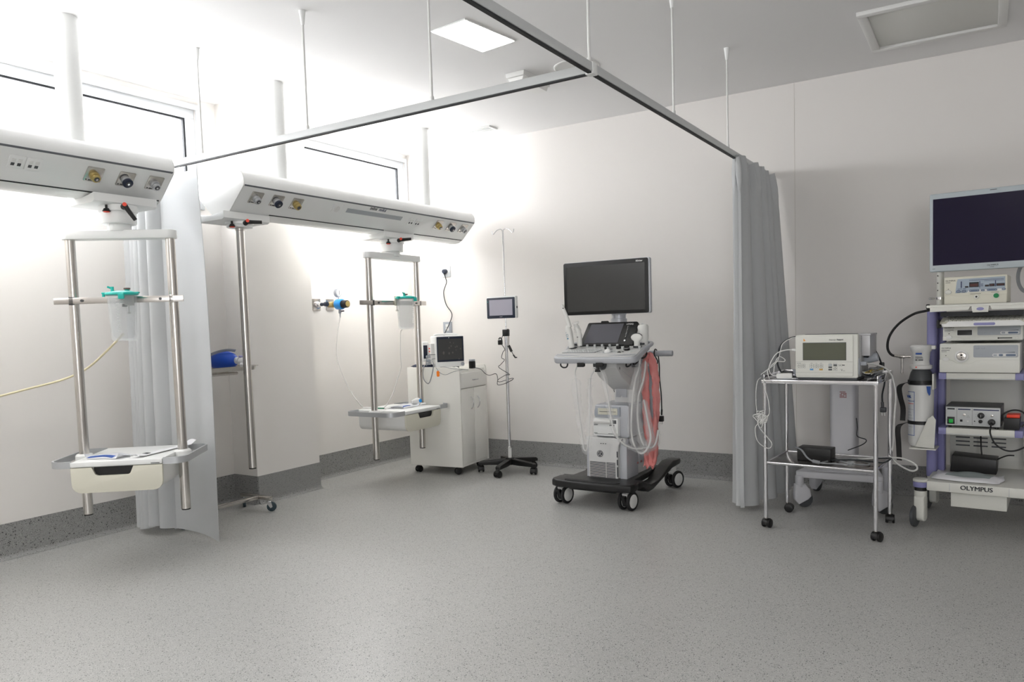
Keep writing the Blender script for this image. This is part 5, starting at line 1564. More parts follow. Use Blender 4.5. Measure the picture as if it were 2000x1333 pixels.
cp = [(3.560, -1.22, 0.866), (3.562, -1.262, 0.855), (3.575, -1.266, 0.80), (3.590, -1.27, 0.749), (3.594, -1.27, 0.671), (3.551, -1.27, 0.63), (3.517, -1.27, 0.589), (3.53, -1.27, 0.511), (3.588, -1.27, 0.475), (3.607, -1.27, 0.505), (3.569, -1.265, 0.552), (3.541, -1.27, 0.59), (3.527, -1.27, 0.629), (3.503, -1.265, 0.658), (3.551, -1.275, 0.67), (3.58, -1.27, 0.655)]
cable('cord', cp, 0.0024, M_CABLEW, parent=t)
cable('cord', [(3.535, -1.21, 0.87), (3.528, -1.252, 0.856), (3.520, -1.26, 0.80), (3.520, -1.26, 0.72), (3.530, -1.262, 0.66), (3.55, -1.262, 0.62)], 0.0024, M_CABLEW, parent=t)
r_ = random.Random(4)
kn = []
for k in range(9):
    rr_, cx_, cz_ = r_.uniform(0.012, 0.032), 3.551+r_.uniform(-0.012, 0.012), 0.635+r_.uniform(-0.028, 0.028)
    el_, ph_ = r_.uniform(0.5, 1.0), r_.uniform(0, 6)
    kn += [Vector((cx_+rr_*el_*math.cos(ph_+a_*PI/3.5), -1.268+0.006*math.sin(a_*1.7+k), cz_+rr_*1.15*math.sin(ph_+a_*PI/3.5))) for a_ in range(7)]
cable('knot', kn, 0.0022, M_CABLEW, parent=t, sm=5)

t = thing('cable_tangle', 'tangle of thin grey and yellow leads heaped right of portable monitor on the trolley', 'cables')
r_ = random.Random(11)
for k, m_ in enumerate((M_CABLEG, M_CABLE, M_CABLEG, M_CABLEW, mat('yellow_lead', (0.66, 0.58, 0.28), 0.5, rvar=0.03), M_CABLEG)):
    kn = [TM @ Vector((0.545+r_.uniform(-0.028, 0.032), 0.20+r_.uniform(-0.14, 0.18), 0.864+r_.uniform(0, 0.018)+0.008*k)) for _ in range(14)]
    cable('cord', kn, 0.0026, m_, parent=t, sm=5)
t = thing('mains_lead', 'dark grey lead with three-pin plug hanging off right rear of the trolley', 'mains lead')
cable('cord', [(4.045, -0.95, 1.046), (4.088, -0.95, 1.02), (4.103, -0.90, 0.99), (4.115, -0.84, 0.94), (4.118, -0.80, 0.905), (4.128, -0.777, 0.895), (4.131, -0.77, 0.86), (4.125, -0.765, 0.80), (4.114, -0.76, 0.741), (4.116, -0.76, 0.68)], 0.0048, M_CABLE, parent=t)
obj('inline_coupling', MB().box(4.104, 4.130, -0.815, -0.79, 0.90, 0.935, 0.005), M_BLACK, t)
obj('plug', MB().tube([(4.115, -0.76, 0.70), (4.117, -0.76, 0.665)], 0.008, 10, smooth=False).box(4.102, 4.136, -0.775, -0.745, 0.640, 0.670, 0.006), M_DGREY, t)
obj('plug_pins', MB().cyl((4.112, -0.76, 0.642), (4.113, -0.76, 0.622), 0.0024, n=10).cyl((4.126, -0.76, 0.642), (4.128, -0.76, 0.620), 0.0024, n=10), M_CHROME, t)
cable('monitor_lead', [(4.045, -1.06, 0.985), (4.085, -1.02, 0.975), (4.086, -0.98, 0.965), (4.06, -0.98, 0.955), (4.02, -1.02, 0.95)], 0.0058, M_CABLE, 'thick black lead curled round the back of the portable monitor', 'lead')
t = thing('white_hose', 'long white lead running from portable monitor down the trolley right side to a loop', 'lead')
cable('cord', [(4.055, -1.10, 0.945), (4.10, -1.05, 0.940), (4.15, -0.98, 0.915), (4.178, -0.94, 0.875), (4.186, -0.93, 0.848), (4.200, -0.93, 0.762), (4.190, -0.90, 0.62), (4.180, -0.84, 0.47), (4.165, -0.80, 0.40), (4.190, -0.78, 0.35), (4.262, -0.80, 0.315), (4.297, -0.80, 0.325), (4.285, -0.80, 0.355), (4.226, -0.82, 0.385), (4.155, -0.88, 0.395), (4.05, -0.93, 0.390), (3.98, -0.98, 0.389)], 0.0050, M_CABLEW, parent=t)
obj('plug', MB().box(4.055-0.02, 4.055+0.02, -1.115, -1.085, 0.935, 0.958, 0.005), M_GREYP, t)

t = thing('adapter_box', 'black power supply box lying on the lower trolley shelf', 'power supply', TM @ Vector((0.235, 0.21, 0.3825)), -5)
obj('body', MB().box(-0.085, 0.10, -0.055, 0.055, 0, 0.075, 0.004), M_BLACK, t)
obj('seam', MB().box(-0.0855, 0.1005, -0.0555, 0.0555, 0.036, 0.038), M_DARK, t)
t = thing('power_leads', 'grey mains leads with a clear plug lying across the lower trolley shelf', 'leads')
cable('cord', [TM @ Vector(p_) for p_ in ((0.15, 0.13, 0.462), (0.19, 0.10, 0.452), (0.23, 0.06, 0.42), (0.27, 0.05, 0.40), (0.32, 0.06, 0.393), (0.38, 0.09, 0.39), (0.44, 0.08, 0.39))], 0.0050, M_CABLEG, parent=t)
cable('cord', [TM @ Vector(p_) for p_ in ((0.30, 0.10, 0.389), (0.34, 0.20, 0.389), (0.42, 0.28, 0.389), (0.50, 0.24, 0.389), (0.54, 0.14, 0.391), (0.49, 0.10, 0.393), (0.40, 0.15, 0.393), (0.33, 0.26, 0.391), (0.28, 0.33, 0.389))], 0.0045, M_CABLEG, parent=t)
cable('cord', [TM @ Vector(p_) for p_ in ((0.28, 0.18, 0.389), (0.37, 0.17, 0.397), (0.46, 0.19, 0.402), (0.55, 0.18, 0.400), (0.60, 0.20, 0.396), (0.625, 0.26, 0.41), (0.60, 0.33, 0.40), (0.50, 0.34, 0.389))], 0.0045, M_CABLE, parent=t)
obj('clear_plug', MB().cyl(TM @ Vector((0.44, 0.075, 0.400)), TM @ Vector((0.475, 0.065, 0.402)), 0.016, 0.018, n=20, bev=0.003), M_CLEAR, t)
obj('plug_core', MB().cyl(TM @ Vector((0.445, 0.073, 0.400)), TM @ Vector((0.470, 0.066, 0.401)), 0.008, n=14), M_DGREY, t)
obj('connector', MB().tube([TM @ Vector((0.262, 0.05, 0.403)), TM @ Vector((0.30, 0.055, 0.396))], 0.010, 12, smooth=False), M_CABLEG, t)

# ================================================================== white pedestal cart behind the trolley
t = thing('pedestal_cart', 'white pedestal cart on large shrouded castors standing behind the chrome trolley', 'cart', (3.85, -0.37, 0), 1)
M_PED = mat('pedestal_white', (0.80, 0.80, 0.815), 0.42, rvar=0.05)
obj('pedestal', MB().prism(rrect(-0.075, 0.078, -0.10, 0.10, 0.03, 5), 0.24, 0.92, 'xy', bev=0.003), M_PED, t)
rp = MB()
for i in range(6):
    for j in range(5):
        if (i+j*2) % 7 != 6:
            rp.box(0.0-0.030+i*0.0068, -0.030+i*0.0068+0.0045, -0.1012, -0.100, 0.690+j*0.0085, 0.690+j*0.0085+0.0058)
obj('red_emblem', rp, mat('emblem_red', (0.55, 0.12, 0.12), 0.5, rvar=0.03), t, M=Matrix.Translation((0.018, 0, 0.0)))
lg = MB()
lg.prism([(-0.252, -0.25), (-0.212, -0.25), (-0.15, -0.19), (0.15, -0.19), (0.212, -0.25), (0.252, -0.25), (0.242, -0.20), (0.16, 0.19), (0.25, 0.24), (0.22, 0.26), (0.12, 0.22), (-0.12, 0.22), (-0.22, 0.26), (-0.25, 0.24), (-0.16, 0.19), (-0.242, -0.20)], 0.195, 0.235, 'xy', bev=0.008)
lg.box(-0.252, 0.252, -0.26, -0.22, 0.190, 0.232, 0.008)
obj('base_frame', lg, M_PED, t, ang=40)
obj('base_tray', MB().box(-0.13, 0.13, -0.18, 0.22, 0.232, 0.25, 0.004), M_PED, t)
for (x, y, a) in ((-0.232, -0.245, 0.5), (0.228, -0.245, 0.6), (-0.222, 0.235, 1.2), (0.222, 0.235, 1.4)):
    Mr = Matrix.Translation((x, y, 0)) @ Matrix.Rotation(a, 4, 'Z')
    f = MB()
    f.cyl((0, 0, 0.13), (0, 0, 0.205), 0.026, n=24, bev=0.003)
    f.prism([(-0.03, 0.15), (0.03, 0.15), (0.06, 0.115), (0.068, 0.07), (0.05, 0.05), (-0.01, 0.018), (-0.035, 0.05), (-0.035, 0.10)], -0.024, 0.024, 'xz', bev=0.008, seg=3)
    c_ = obj('castor', f, M_PED, t, M=Mr, ang=40)
    obj('wheel', MB().cyl((0.03, -0.014, 0.05), (0.03, 0.014, 0.05), 0.0505, n=32, bev=0.006), M_DGREY, c_, M=Mr)
cable('thin_cord', [(3.932, -0.44, 0.56), (3.94, -0.46, 0.50), (3.95, -0.54, 0.46), (4.0, -0.54, 0.44), (3.99, -0.60, 0.42), (3.92, -0.70, 0.395)], 0.003, M_CABLE, 'thin black cord from the pedestal cart down to the trolley shelf', 'cord')

# ================================================================== endoscopy rack
RO, RA = (4.35, -0.85), -4
RM = Matrix.Translation((RO[0], RO[1], 0)) @ Matrix.Rotation(R(RA), 4, 'Z')


def rk(u, v, z):
    return RM @ Vector((u, v, z))


t = thing('endoscopy_rack', 'tall beige and violet equipment rack on castors at the right edge', 'equipment rack', (RO[0], RO[1], 0), RA)
RW = 0.48
# violet uprights
for (a, b) in ((-0.045, 0.010), (RW+0.01, RW+0.065)):
    obj('side_post', MB().prism(rrect(a, b, 0.30, 0.50, 0.02, 4), 0.24, 1.22, 'xy', bev=0.003), M_PURPLE, t)
for (a, b) in ((0.004, 0.045), (RW-0.03, RW+0.012)):
    obj('inner_post', MB().prism(rrect(a, b, 0.36, 0.44, 0.012, 4), 0.24, 1.22, 'xy', bev=0.002), M_PURPLE, t)
# deck
dk_ = MB()
dk_.prism([(0.0, 0.0), (RW, 0.0), (RW+0.01, 0.03), (RW+0.01, 0.58), (-0.01, 0.58), (-0.01, 0.03)], 0.218, 0.272, 'xy', bev=0.006)
deck = obj('base_deck', dk_, M_RACKW, t)
for k_ in range(3):
    text('OLYMPUS', 0.034, front(0.160+0.0011*k_, -0.0008, 0.2385+0.0005*k_), M_DGREY, deck, 'logo', sx=1.02)
obj('deck_seam', MB().box(0.109, 0.1105, -0.0008, 0.0, 0.222, 0.268).box(0.385, 0.3865, -0.0008, 0.0, 0.222, 0.268), M_GREYP, deck)
for (x, y) in ((-0.035, 0.03), (-0.035, 0.53), (RW+0.035, 0.03), (RW+0.035, 0.53)):
    pr = MB()
    pr.prism(rrect(x-0.038, x+0.038, y-0.045, y+0.045, 0.034, 6), 0.262, 0.277, 'xy', bev=0.004)
    ca = obj('castor_cap', pr, M_RACKW, t)
    obj('cap_band', MB().prism(rrect(x-0.037, x+0.037, y-0.044, y+0.044, 0.033, 6), 0.232, 0.262, 'xy', bev=0.003), M_PURPLE, ca)
    f = MB()
    f.prism(rrect(-0.03, 0.032, 0.035, 0.19, 0.028, 6), -0.027, 0.027, 'xz', bev=0.008, seg=3)
    f.cyl((0, 0, 0.18), (0, 0, 0.21), 0.033, n=28)
    Mr = Matrix.Translation((x, y, 0)) @ Matrix.Rotation(R(78), 4, 'Z')
    cs = obj('castor', f, M_RACKW, t, M=Mr, ang=40)
    obj('castor_neck', MB().cyl((0, 0, 0.20), (0, 0, 0.234), 0.032, n=28), M_BLACK, cs, M=Mr)
    obj('wheel', MB().lathe([(0.0, 0), (0.05, 0), (0.060, 0.004), (0.062, 0.012), (0.060, 0.020), (0.05, 0.024), (0, 0.024)], (-0.016, 0.012, 0.062), (0, 1, 0), 36), M_DGREY, cs, M=Mr)
    obj('wheel_cover', MB().cyl((-0.016, 0.0365, 0.062), (-0.016, 0.031, 0.062), 0.045, n=30, bev=0.001), M_RACKW, cs, M=Mr)
obj('under_box', MB().box(0.111, 0.374, 0.05, 0.42, 0.130, 0.216, 0.003), M_RACKW, t)
# shelves
for (z0, z1) in ((0.523, 0.561), (0.835, 0.872)):
    s_ = obj('shelf', MB().box(0.078, RW-0.078, 0.12, 0.56, z0, z1, 0.003), M_RACKW, t)
    for (a, b) in ((0.040, 0.078), (RW-0.078, RW-0.040)):
        obj('shelf_corner', MB().box(a, b, 0.12, 0.56, z0, z1, 0.003), M_PURPLE, s_)
    obj('shelf_groove', MB().box(0.08, RW-0.08, 0.1195, 0.121, z0+0.004, z0+0.006), M_GREYP, s_)
bp = obj('back_panel', MB().box(0.055, RW-0.055, 0.535, 0.55, 0.28, 1.20, 0.002), M_RACKW, t)
vs = MB()
for i in range(3):
    for j in range(3):
        vs.box(0.085+j*0.092, 0.158+j*0.092, 0.533, 0.536, 0.40+i*0.024, 0.408+i*0.024)
obj('vent_slots', vs, M_DGREY, bp)
# top shelf with drawer lip
ts = MB()
ts.prism([(-0.005, -0.005), (RW+0.04, -0.005), (RW+0.04, 0.50), (-0.005, 0.50)], 1.236, 1.252, 'xy', bev=0.005)
tsh = obj('top_shelf', ts, M_RACKW, t)
obj('front_lip', MB().prism([(0.012, 1.214), (0.195, 1.219), (0.203, 1.238), (0.012, 1.238)], -0.008, 0.02, 'xz', bev=0.003).prism([(0.300, 1.219), (RW+0.02, 1.217), (RW+0.02, 1.238), (0.292, 1.238)], -0.008, 0.02, 'xz', bev=0.003), M_RACKW, tsh)
obj('lock_plate', MB().prism([(0.214, 1.206), (0.284, 1.206), (0.290, 1.240), (0.208, 1.240)], -0.014, 0.01, 'xz', bev=0.003), M_RACKW, tsh)
obj('lock_badge', MB().prism([(0.249+0.017*math.cos(a*PI/12), 1.224+0.0085*math.sin(a*PI/12)) for a in range(24)], -0.0155, -0.0135, 'xz'), M_PURPLE, tsh)
obj('drawer_bay', MB().box(0.06, RW-0.04, 0.02, 0.40, 1.186, 1.212), M_DARK, tsh)
# pole for the screen
pl = MB()
pl.cyl((0.026, 0.30, 1.25), (0.026, 0.30, 1.50), 0.019, n=28)
po = obj('screen_pole', pl, M_RACKW, t)
hm = MB()
for k in range(3):
    hm.box(0.012, 0.017, 0.279, 0.285, 1.335+k*0.042, 1.341+k*0.042)
obj('pole_holes', hm, M_BLACK, po)
obj('pole_clamp', MB().lathe([(0.019, 1.285), (0.024, 1.285), (0.024, 1.300), (0.019, 1.300)], (0.026, 0.30, 0), (0, 0, 1), 24).cyl((0.0, 0.285, 1.293), (-0.028, 0.27, 1.293), 0.006, n=14, bev=0.001), M_CHROME, po)
obj('side_knob', MB().cyl((-0.02, 0.10, 1.245), (-0.002, 0.10, 1.245), 0.014, n=8, bev=0.003), M_BLACK, t)

t = thing('rack_monitor', 'large light grey framed monitor with dark violet screen on top of the rack', 'monitor', rk(0.30, 0.10, 1.65), RA+0.0)
w, hb, ht = 0.305, 0.213, 0.218
obj('case', MB().prism(rrect(-w, w, -hb, ht, 0.008, 4), 0.0, 0.05, 'xz', bev=0.006), mat('monitor_grey', (0.70, 0.735, 0.75), 0.4, rvar=0.04), t)
obj('screen', MB().box(-w+0.017, w-0.017, -0.0012, 0.0005, -hb+0.036, ht-0.030), M_SCREENV, t)
obj('screen_border', MB().box(-w+0.015, w-0.015, -0.0006, 0.001, -hb+0.034, ht-0.028), M_GREYP, t)
text('OLYMPUS', 0.0115, front(-0.031, -0.0008, -hb+0.017), M_INK, t, 'logo', sx=1.05)
obj('maker_plate', MB().box(-0.018, 0.002, -0.0008, 0.0, -hb+0.009, -hb+0.011).box(-w+0.015, -w+0.028, -0.0008, 0, -hb+0.016, -hb+0.018).box(-0.02, 0.012, -0.0008, 0, ht-0.012, ht-0.009), M_DGREY, t)
obj('button_recess', MB().box(0.135, 0.20, -0.001, 0.0, -hb+0.012, -hb+0.024), M_GREYP, t)
obj('rear_mount', MB().box(-0.30, 0.06, 0.05, 0.11, -0.07, 0.07, 0.01).cyl((-0.274, 0.20, -0.16), (-0.274, 0.20, 0.06), 0.022, n=24).box(-0.298, -0.25, 0.08, 0.22, -0.03, 0.05, 0.005), M_GREYP, t)


def pill(x0, x1, z0, z1, n=5):
    return rrect(x0, x1, z0, z1, (z1-z0)*0.499, n)


# insufflation / processor unit on the top shelf
t = thing('endoscopy_processor', 'cream medical unit with red displays and round green connector under the rack monitor', 'medical device', rk(0.066, 0.12, 1.2525), RA)
w, h = 0.296, 0.152
obj('case', MB().prism(rrect(0, w, 0.004, h, 0.006, 3), 0, 0.30, 'xz', bev=0.004), M_CREAM, t)
obj('lower_step', MB().prism(rrect(0.002, w-0.002, 0.002, 0.048, 0.004, 3), -0.005, 0.002, 'xz', bev=0.002), M_CREAM, t)
text('OLYMPUS', 0.0105, front(0.006, -0.0006, 0.128), M_INK, t, 'logo', sx=1.05)
obj('model_print', MB().box(0.006, 0.030, -0.0007, 0, 0.120, 0.1225), M_DGREY, t)
pn = obj('display_panel', MB().prism([(0.054, 0.062), (0.286, 0.066), (0.286, 0.142), (0.065, 0.138), (0.060, 0.12)], -0.0015, 0.001, 'xz', bev=0.0005), mat('panel_bluegrey', (0.62, 0.67, 0.72), 0.4, rvar=0.04), t)
obj('button_band', MB().prism([(0.108, 0.063), (0.286, 0.067), (0.286, 0.078), (0.120, 0.076)], -0.002, 0.0, 'xz'), M_WHITE2, pn)
for (a, b, c, d) in ((0.120, 0.165, 0.091, 0.118), (0.194, 0.212, 0.091, 0.101), (0.214, 0.238, 0.091, 0.106), (0.246, 0.284, 0.092, 0.106), (0.100, 0.116, 0.090, 0.098)):
    dp = obj('display', MB().box(a, b, -0.003, -0.0012, c, d, 0.0005), M_DARK, pn)
    obj('display_digits', MB().box(a+0.004, b-0.004, -0.0033, -0.0029, c+0.004, c+(d-c)*0.7), mat('led_dark_red', (0.30, 0.12, 0.10), 0.4, rvar=0.03), pn)
for (a, b, c, d) in ((0.080, 0.085, 0.090, 0.125), (0.168, 0.171, 0.088, 0.122), (0.240, 0.244, 0.090, 0.122), (0.174, 0.186, 0.095, 0.098), (0.174, 0.186, 0.104, 0.107), (0.12, 0.28, 0.128, 0.130), (0.19, 0.28, 0.122, 0.1235), (0.065, 0.085, 0.083, 0.085), (0.09, 0.105, 0.083, 0.085)):
    obj('panel_print', MB().box(a, b, -0.0022, -0.0014, c, d), M_INKB, pn)
M_SLATE = mat('button_slate', (0.38, 0.44, 0.53), 0.4, rvar=0.04)
for (x, z, w_, h_) in ((0.069, 0.071, 0.020, 0.014), (0.095, 0.071, 0.020, 0.014), (0.144, 0.072, 0.048, 0.011), (0.184, 0.072, 0.018, 0.010), (0.226, 0.073, 0.048, 0.011), (0.280, 0.074, 0.018, 0.010)):
    bt = obj('button', MB().prism(pill(x-w_/2, x+w_/2, z-h_/2, z+h_/2), -0.005, -0.001, 'xz', bev=0.0006), M_SLATE, pn)
    obj('button_mark', MB().box(x-w_/2+0.005, x-w_/2+0.008, -0.0055, -0.0049, z-0.001, z+0.001).box(x+w_/2-0.008, x+w_/2-0.005, -0.0055, -0.0049, z-0.001, z+0.001), M_INKW, pn)
obj('power_switch', MB().prism([(0.020+0.0145*math.cos(a*PI/12), 0.069+0.010*math.sin(a*PI/12)) for a in range(24)], -0.005, 0, 'xz', bev=0.001), M_RACKW, t)
obj('power_switch_rim', MB().prism([(0.020+0.016*math.cos(a*PI/12), 0.069+0.0115*math.sin(a*PI/12)) for a in range(24)], -0.0012, 0, 'xz'), M_GREYP, t)
obj('power_led', MB().cyl((0.020, -0.001, 0.086), (0.020, 0, 0.086), 0.0022, n=12), M_BLACK, t)
cn = obj('gas_connector', MB().cyl((0.155, -0.014, 0.038), (0.155, 0.0, 0.038), 0.012, n=28, bev=0.002), M_RACKW, t)
obj('connector_hole', MB().cyl((0.155, -0.0155, 0.038), (0.155, -0.0135, 0.038), 0.005, n=18), M_BLACK, cn)
cn = obj('green_connector', MB().cyl((0.246, -0.010, 0.040), (0.246, 0.0, 0.040), 0.0145, n=30, bev=0.001), M_WHITE2, t)
obj('green_face', MB().cyl((0.246, -0.0115, 0.040), (0.246, -0.0095, 0.040), 0.0128, n=28), mat('green_face', (0.0, 0.50, 0.28), 0.5, rvar=0.04), cn)
obj('text_print', MB().box(0.125, 0.175, -0.0058, -0.005, 0.054, 0.0555).box(0.222, 0.258, -0.0058, -0.005, 0.059, 0.0603), M_INK, t)

# pull-out keyboard
t = thing('keyboard', 'light grey keyboard in a pull-out tray with violet grip under the rack top', 'keyboard', rk(0.07, -0.02, 1.139), RA)
obj('tray', MB().prism([(0.0, 0.0), (0.40, 0.0), (0.39, 0.02), (0.36, 0.03), (0.04, 0.03), (0.01, 0.02)], -0.002, 0.010, 'xy', bev=0.002).prism([(0.0, -0.008), (0.40, -0.008), (0.355, 0.022), (0.035, 0.022)], -0.006, 0.002, 'xz', bev=0.001), M_WHITE2, t)
obj('grip', MB().prism(pill(0.150, 0.248, -0.002, 0.012), -0.0085, -0.005, 'xz', bev=0.001), M_PURPLE, t)
kbM = Matrix.Translation((0.0, 0.035, 0.012)) @ Matrix.Rotation(R(10), 4, 'X')
body = obj('body', MB().box(-0.012, 0.395, -0.005, 0.14, -0.006, 0.008, 0.002, M=kbM), M_CREAM, t)
sh2 = [None]
for r_ in range(6):
    key_row(body, kbM, 0.020+(r_ % 2)*0.004, 0.010+r_*0.0215, 20, 0.0186, 0.0155, 0.016, 0.008, 0.015, mat('keycap', (0.74, 0.74, 0.70), 0.5, rvar=0.05), sh2)
obj('side_frame', MB().box(-0.022, -0.014, -0.01, 0.16, -0.014, 0.03, 0.002), M_DARK, t)


def front_unit(label, u, v, z, w, h, parts):
    t = thing('endoscopy_unit', label, 'medical device', rk(u, v, z), RA)
    obj('case', MB().prism(rrect(0, w, 0.003, h, 0.004, 3), 0, 0.36, 'xz', bev=0.003), M_RACKW, t)
    return t


M_PBG = mat('panel_grey', (0.66, 0.68, 0.70), 0.4, rvar=0.04)
# video processor
t = front_unit('slim white video unit with black slot window, upper of the two stacked rack units', 0.063, 0.10, 1.050, 0.371, 0.084, None)
lowf = MB()
cur = [(0.0, 0.003), (0.371, 0.003), (0.371, 0.024), (0.20, 0.024), (0.175, 0.022), (0.155, 0.012), (0.125, 0.008), (0.095, 0.012), (0.075, 0.022), (0.05, 0.024), (0.0, 0.024)]
obj('lower_fascia', MB().prism(cur, -0.006, 0.001, 'xz', bev=0.001), M_RACKW, t)
text('OLYMPUS', 0.0095, front(0.008, -0.0006, 0.070), M_INK, t, 'logo', sx=1.12)
obj('model_print', MB().box(0.008, 0.052, -0.0007, 0, 0.0595, 0.062).box(0.008, 0.036, -0.0007, 0, 0.053, 0.0548), M_DGREY, t)
obj('slot_surround', MB().prism(rrect(0.066, 0.144, 0.029, 0.064, 0.006, 3), -0.003, 0.0, 'xz', bev=0.001), M_WHITE2, t)
obj('slot_window', MB().prism(rrect(0.070, 0.140, 0.032, 0.060, 0.003, 3), -0.004, 0.0, 'xz', bev=0.001), M_BLACK, t)
pn = obj('panel', MB().prism(rrect(0.165, 0.362, 0.030, 0.079, 0.006, 3), -0.002, 0.0, 'xz', bev=0.0008), M_PBG, t)
for (x, z, w_, h_, m_) in ((0.178, 0.041, 0.016, 0.010, M_GREYP), (0.204, 0.041, 0.016, 0.010, M_GREYP), (0.230, 0.041, 0.016, 0.010, M_GREYP), (0.284, 0.042, 0.018, 0.010, M_GREYP), (0.328, 0.042, 0.046, 0.010, M_SLATE)):
    obj('button', MB().prism(pill(x-w_/2, x+w_/2, z-h_/2, z+h_/2), -0.005, -0.001, 'xz', bev=0.0006), m_, pn)
obj('button_surround', MB().prism(pill(0.270, 0.355, 0.0345, 0.0495), -0.003, -0.001, 'xz'), M_WHITE2, pn)
obj('panel_print', MB().box(0.172, 0.265, -0.0026, -0.0019, 0.057, 0.064), M_GREYP, pn)
obj('ramp_mark', MB().prism([(0.30, 0.0545), (0.352, 0.0545), (0.352, 0.0575)], -0.0028, -0.0019, 'xz'), M_INK, pn)
obj('card_slot', MB().prism(pill(0.262, 0.325, 0.0115, 0.0165), -0.008, -0.005, 'xz').cyl((0.262, -0.0085, 0.014), (0.262, -0.005, 0.014), 0.004, n=16), M_BLACK, t)
obj('eject_button', MB().cyl((0.346, -0.010, 0.014), (0.346, -0.005, 0.014), 0.008, n=20, bev=0.001), M_RACKW, t)
obj('power_switch', MB().prism([(0.030+0.015*math.cos(a*PI/12), 0.021+0.0105*math.sin(a*PI/12)) for a in range(24)], -0.010, 0, 'xz', bev=0.001), M_WHITE2, t)
obj('power_led', MB().cyl((0.030, -0.001, 0.041), (0.030, 0, 0.041), 0.0025, n=12), M_BLACK, t)
# light source
t = front_unit('tall white light source with round metal socket on the upper rack shelf', 0.048, 0.10, 0.8735, 0.374, 0.162, None)
cur = [(0.0, 0.003), (0.374, 0.003), (0.374, 0.072), (0.21, 0.072), (0.180, 0.068), (0.150, 0.052), (0.115, 0.048), (0.085, 0.052), (0.06, 0.068), (0.035, 0.072), (0.0, 0.072)]
obj('lower_fascia', MB().prism(cur, -0.007, 0.001, 'xz', bev=0.0015), M_RACKW, t)
text('OLYMPUS', 0.0095, front(0.008, -0.0006, 0.134), M_INK, t, 'logo', sx=1.12)
obj('model_print', MB().box(0.008, 0.048, -0.0007, 0, 0.124, 0.1265).box(0.008, 0.034, -0.0007, 0, 0.1165, 0.1185), M_DGREY, t)
rg = obj('socket_ring', MB().lathe([(0.018, 0), (0.031, 0), (0.034, 0.006), (0.028, 0.010), (0.0235, 0.010), (0.0235, 0)], (0.106, 0.001, 0.092), (0, -1, 0), 40), M_WHITE2, t)
sk = obj('scope_socket', MB().cyl((0.106, -0.009, 0.092), (0.106, 0, 0.092), 0.022, n=36, bev=0.002), M_STEEL, t)
obj('socket_holes', MB().cyl((0.106, -0.0105, 0.099), (0.106, -0.0085, 0.099), 0.0055, n=18).cyl((0.106, -0.0105, 0.085), (0.106, -0.0085, 0.085), 0.003, n=14), M_BLACK, sk)
pn = obj('panel', MB().prism(rrect(0.162, 0.366, 0.086, 0.152, 0.006, 3), -0.002, 0.0, 'xz', bev=0.0008), M_PBG, t)
obj('button_surround', MB().prism(pill(0.250, 0.360, 0.0905, 0.1065), -0.003, -0.001, 'xz'), M_WHITE2, pn)
for (x, z, w_, h_, m_) in ((0.181, 0.137, 0.018, 0.011, M_GREYP), (0.207, 0.137, 0.018, 0.011, M_GREYP), (0.263, 0.0985, 0.018, 0.010, M_GREYP), (0.289, 0.0985, 0.020, 0.011, M_SLATE), (0.334, 0.0985, 0.046, 0.011, M_SLATE)):
    obj('button', MB().prism(pill(x-w_/2, x+w_/2, z-h_/2, z+h_/2), -0.005, -0.001, 'xz', bev=0.0006), m_, pn)
obj('panel_print', MB().box(0.172, 0.225, -0.0026, -0.0019, 0.095, 0.099).box(0.222, 0.270, -0.0026, -0.0019, 0.136, 0.139), M_GREYP, pn)
obj('ramp_mark', MB().prism([(0.295, 0.112), (0.352, 0.112), (0.352, 0.115)], -0.0028, -0.0019, 'xz'), M_INK, pn)
obj('power_switch', MB().prism([(0.030+0.0155*math.cos(a*PI/12), 0.075+0.0105*math.sin(a*PI/12)) for a in range(24)], -0.011, 0, 'xz', bev=0.001), M_WHITE2, t)
obj('power_led', MB().cyl((0.030, -0.001, 0.096), (0.030, 0, 0.096), 0.0025, n=12), M_BLACK, t)

# small electrosurgical unit
t = thing('electrosurgical_unit', 'small grey control unit with lit green switch and dials on the lower rack shelf', 'medical device', rk(0.074, 0.125, 0.562), RA)
w, h = 0.264, 0.110
obj('case', MB().box(0, w, 0.004, 0.26, 0.012, h+0.012, 0.003), mat('case_dark', (0.36, 0.36, 0.36), 0.5, rvar=0.05), t)
pf = obj('front_plate', MB().box(0.002, w-0.002, 0, 0.005, 0.014, h+0.008, 0.002), mat('unit_silver', (0.76, 0.77, 0.77), 0.4, rvar=0.04), t)
for x in (0.02, w-0.02):
    obj('foot', MB().cyl((x, 0.03, 0), (x, 0.03, 0.014), 0.008, n=16).cyl((x, 0.22, 0), (x, 0.22, 0.014), 0.008, n=16), M_BLACK, t)
obj('switch_frame', MB().box(0.010, 0.046, -0.003, 0.001, 0.022, 0.062, 0.001), M_BLACK, pf)
obj('green_switch', MB().box(0.018, 0.039, -0.006, -0.002, 0.028, 0.050, 0.002), mat('switch_green', (0.05, 0.62, 0.22), 0.4, emit=0.12), pf)
obj('name_label', MB().box(0.010, 0.046, -0.0006, 0.0, 0.103, 0.111), M_INK, pf)
obj('header_bar', MB().box(0.062, 0.122, -0.0006, 0.0, 0.103, 0.109).box(0.136, 0.256, -0.0006, 0.0, 0.103, 0.109), M_INKB, pf)
obj('divider', MB().box(0.130, 0.1312, -0.0006, 0.0, 0.02, 0.112).box(0.056, 0.0572, -0.0006, 0.0, 0.02, 0.112), M_DGREY, pf)
dl = obj('dial', MB().cyl((0.172, -0.014, 0.074), (0.172, 0, 0.074), 0.0145, 0.017, n=28, bev=0.002), M_BLACK, pf)
obj('dial_pointer', MB().box(0.1713, 0.1727, -0.0147, -0.0138, 0.066, 0.080), M_INKW, pf)
tk = MB()
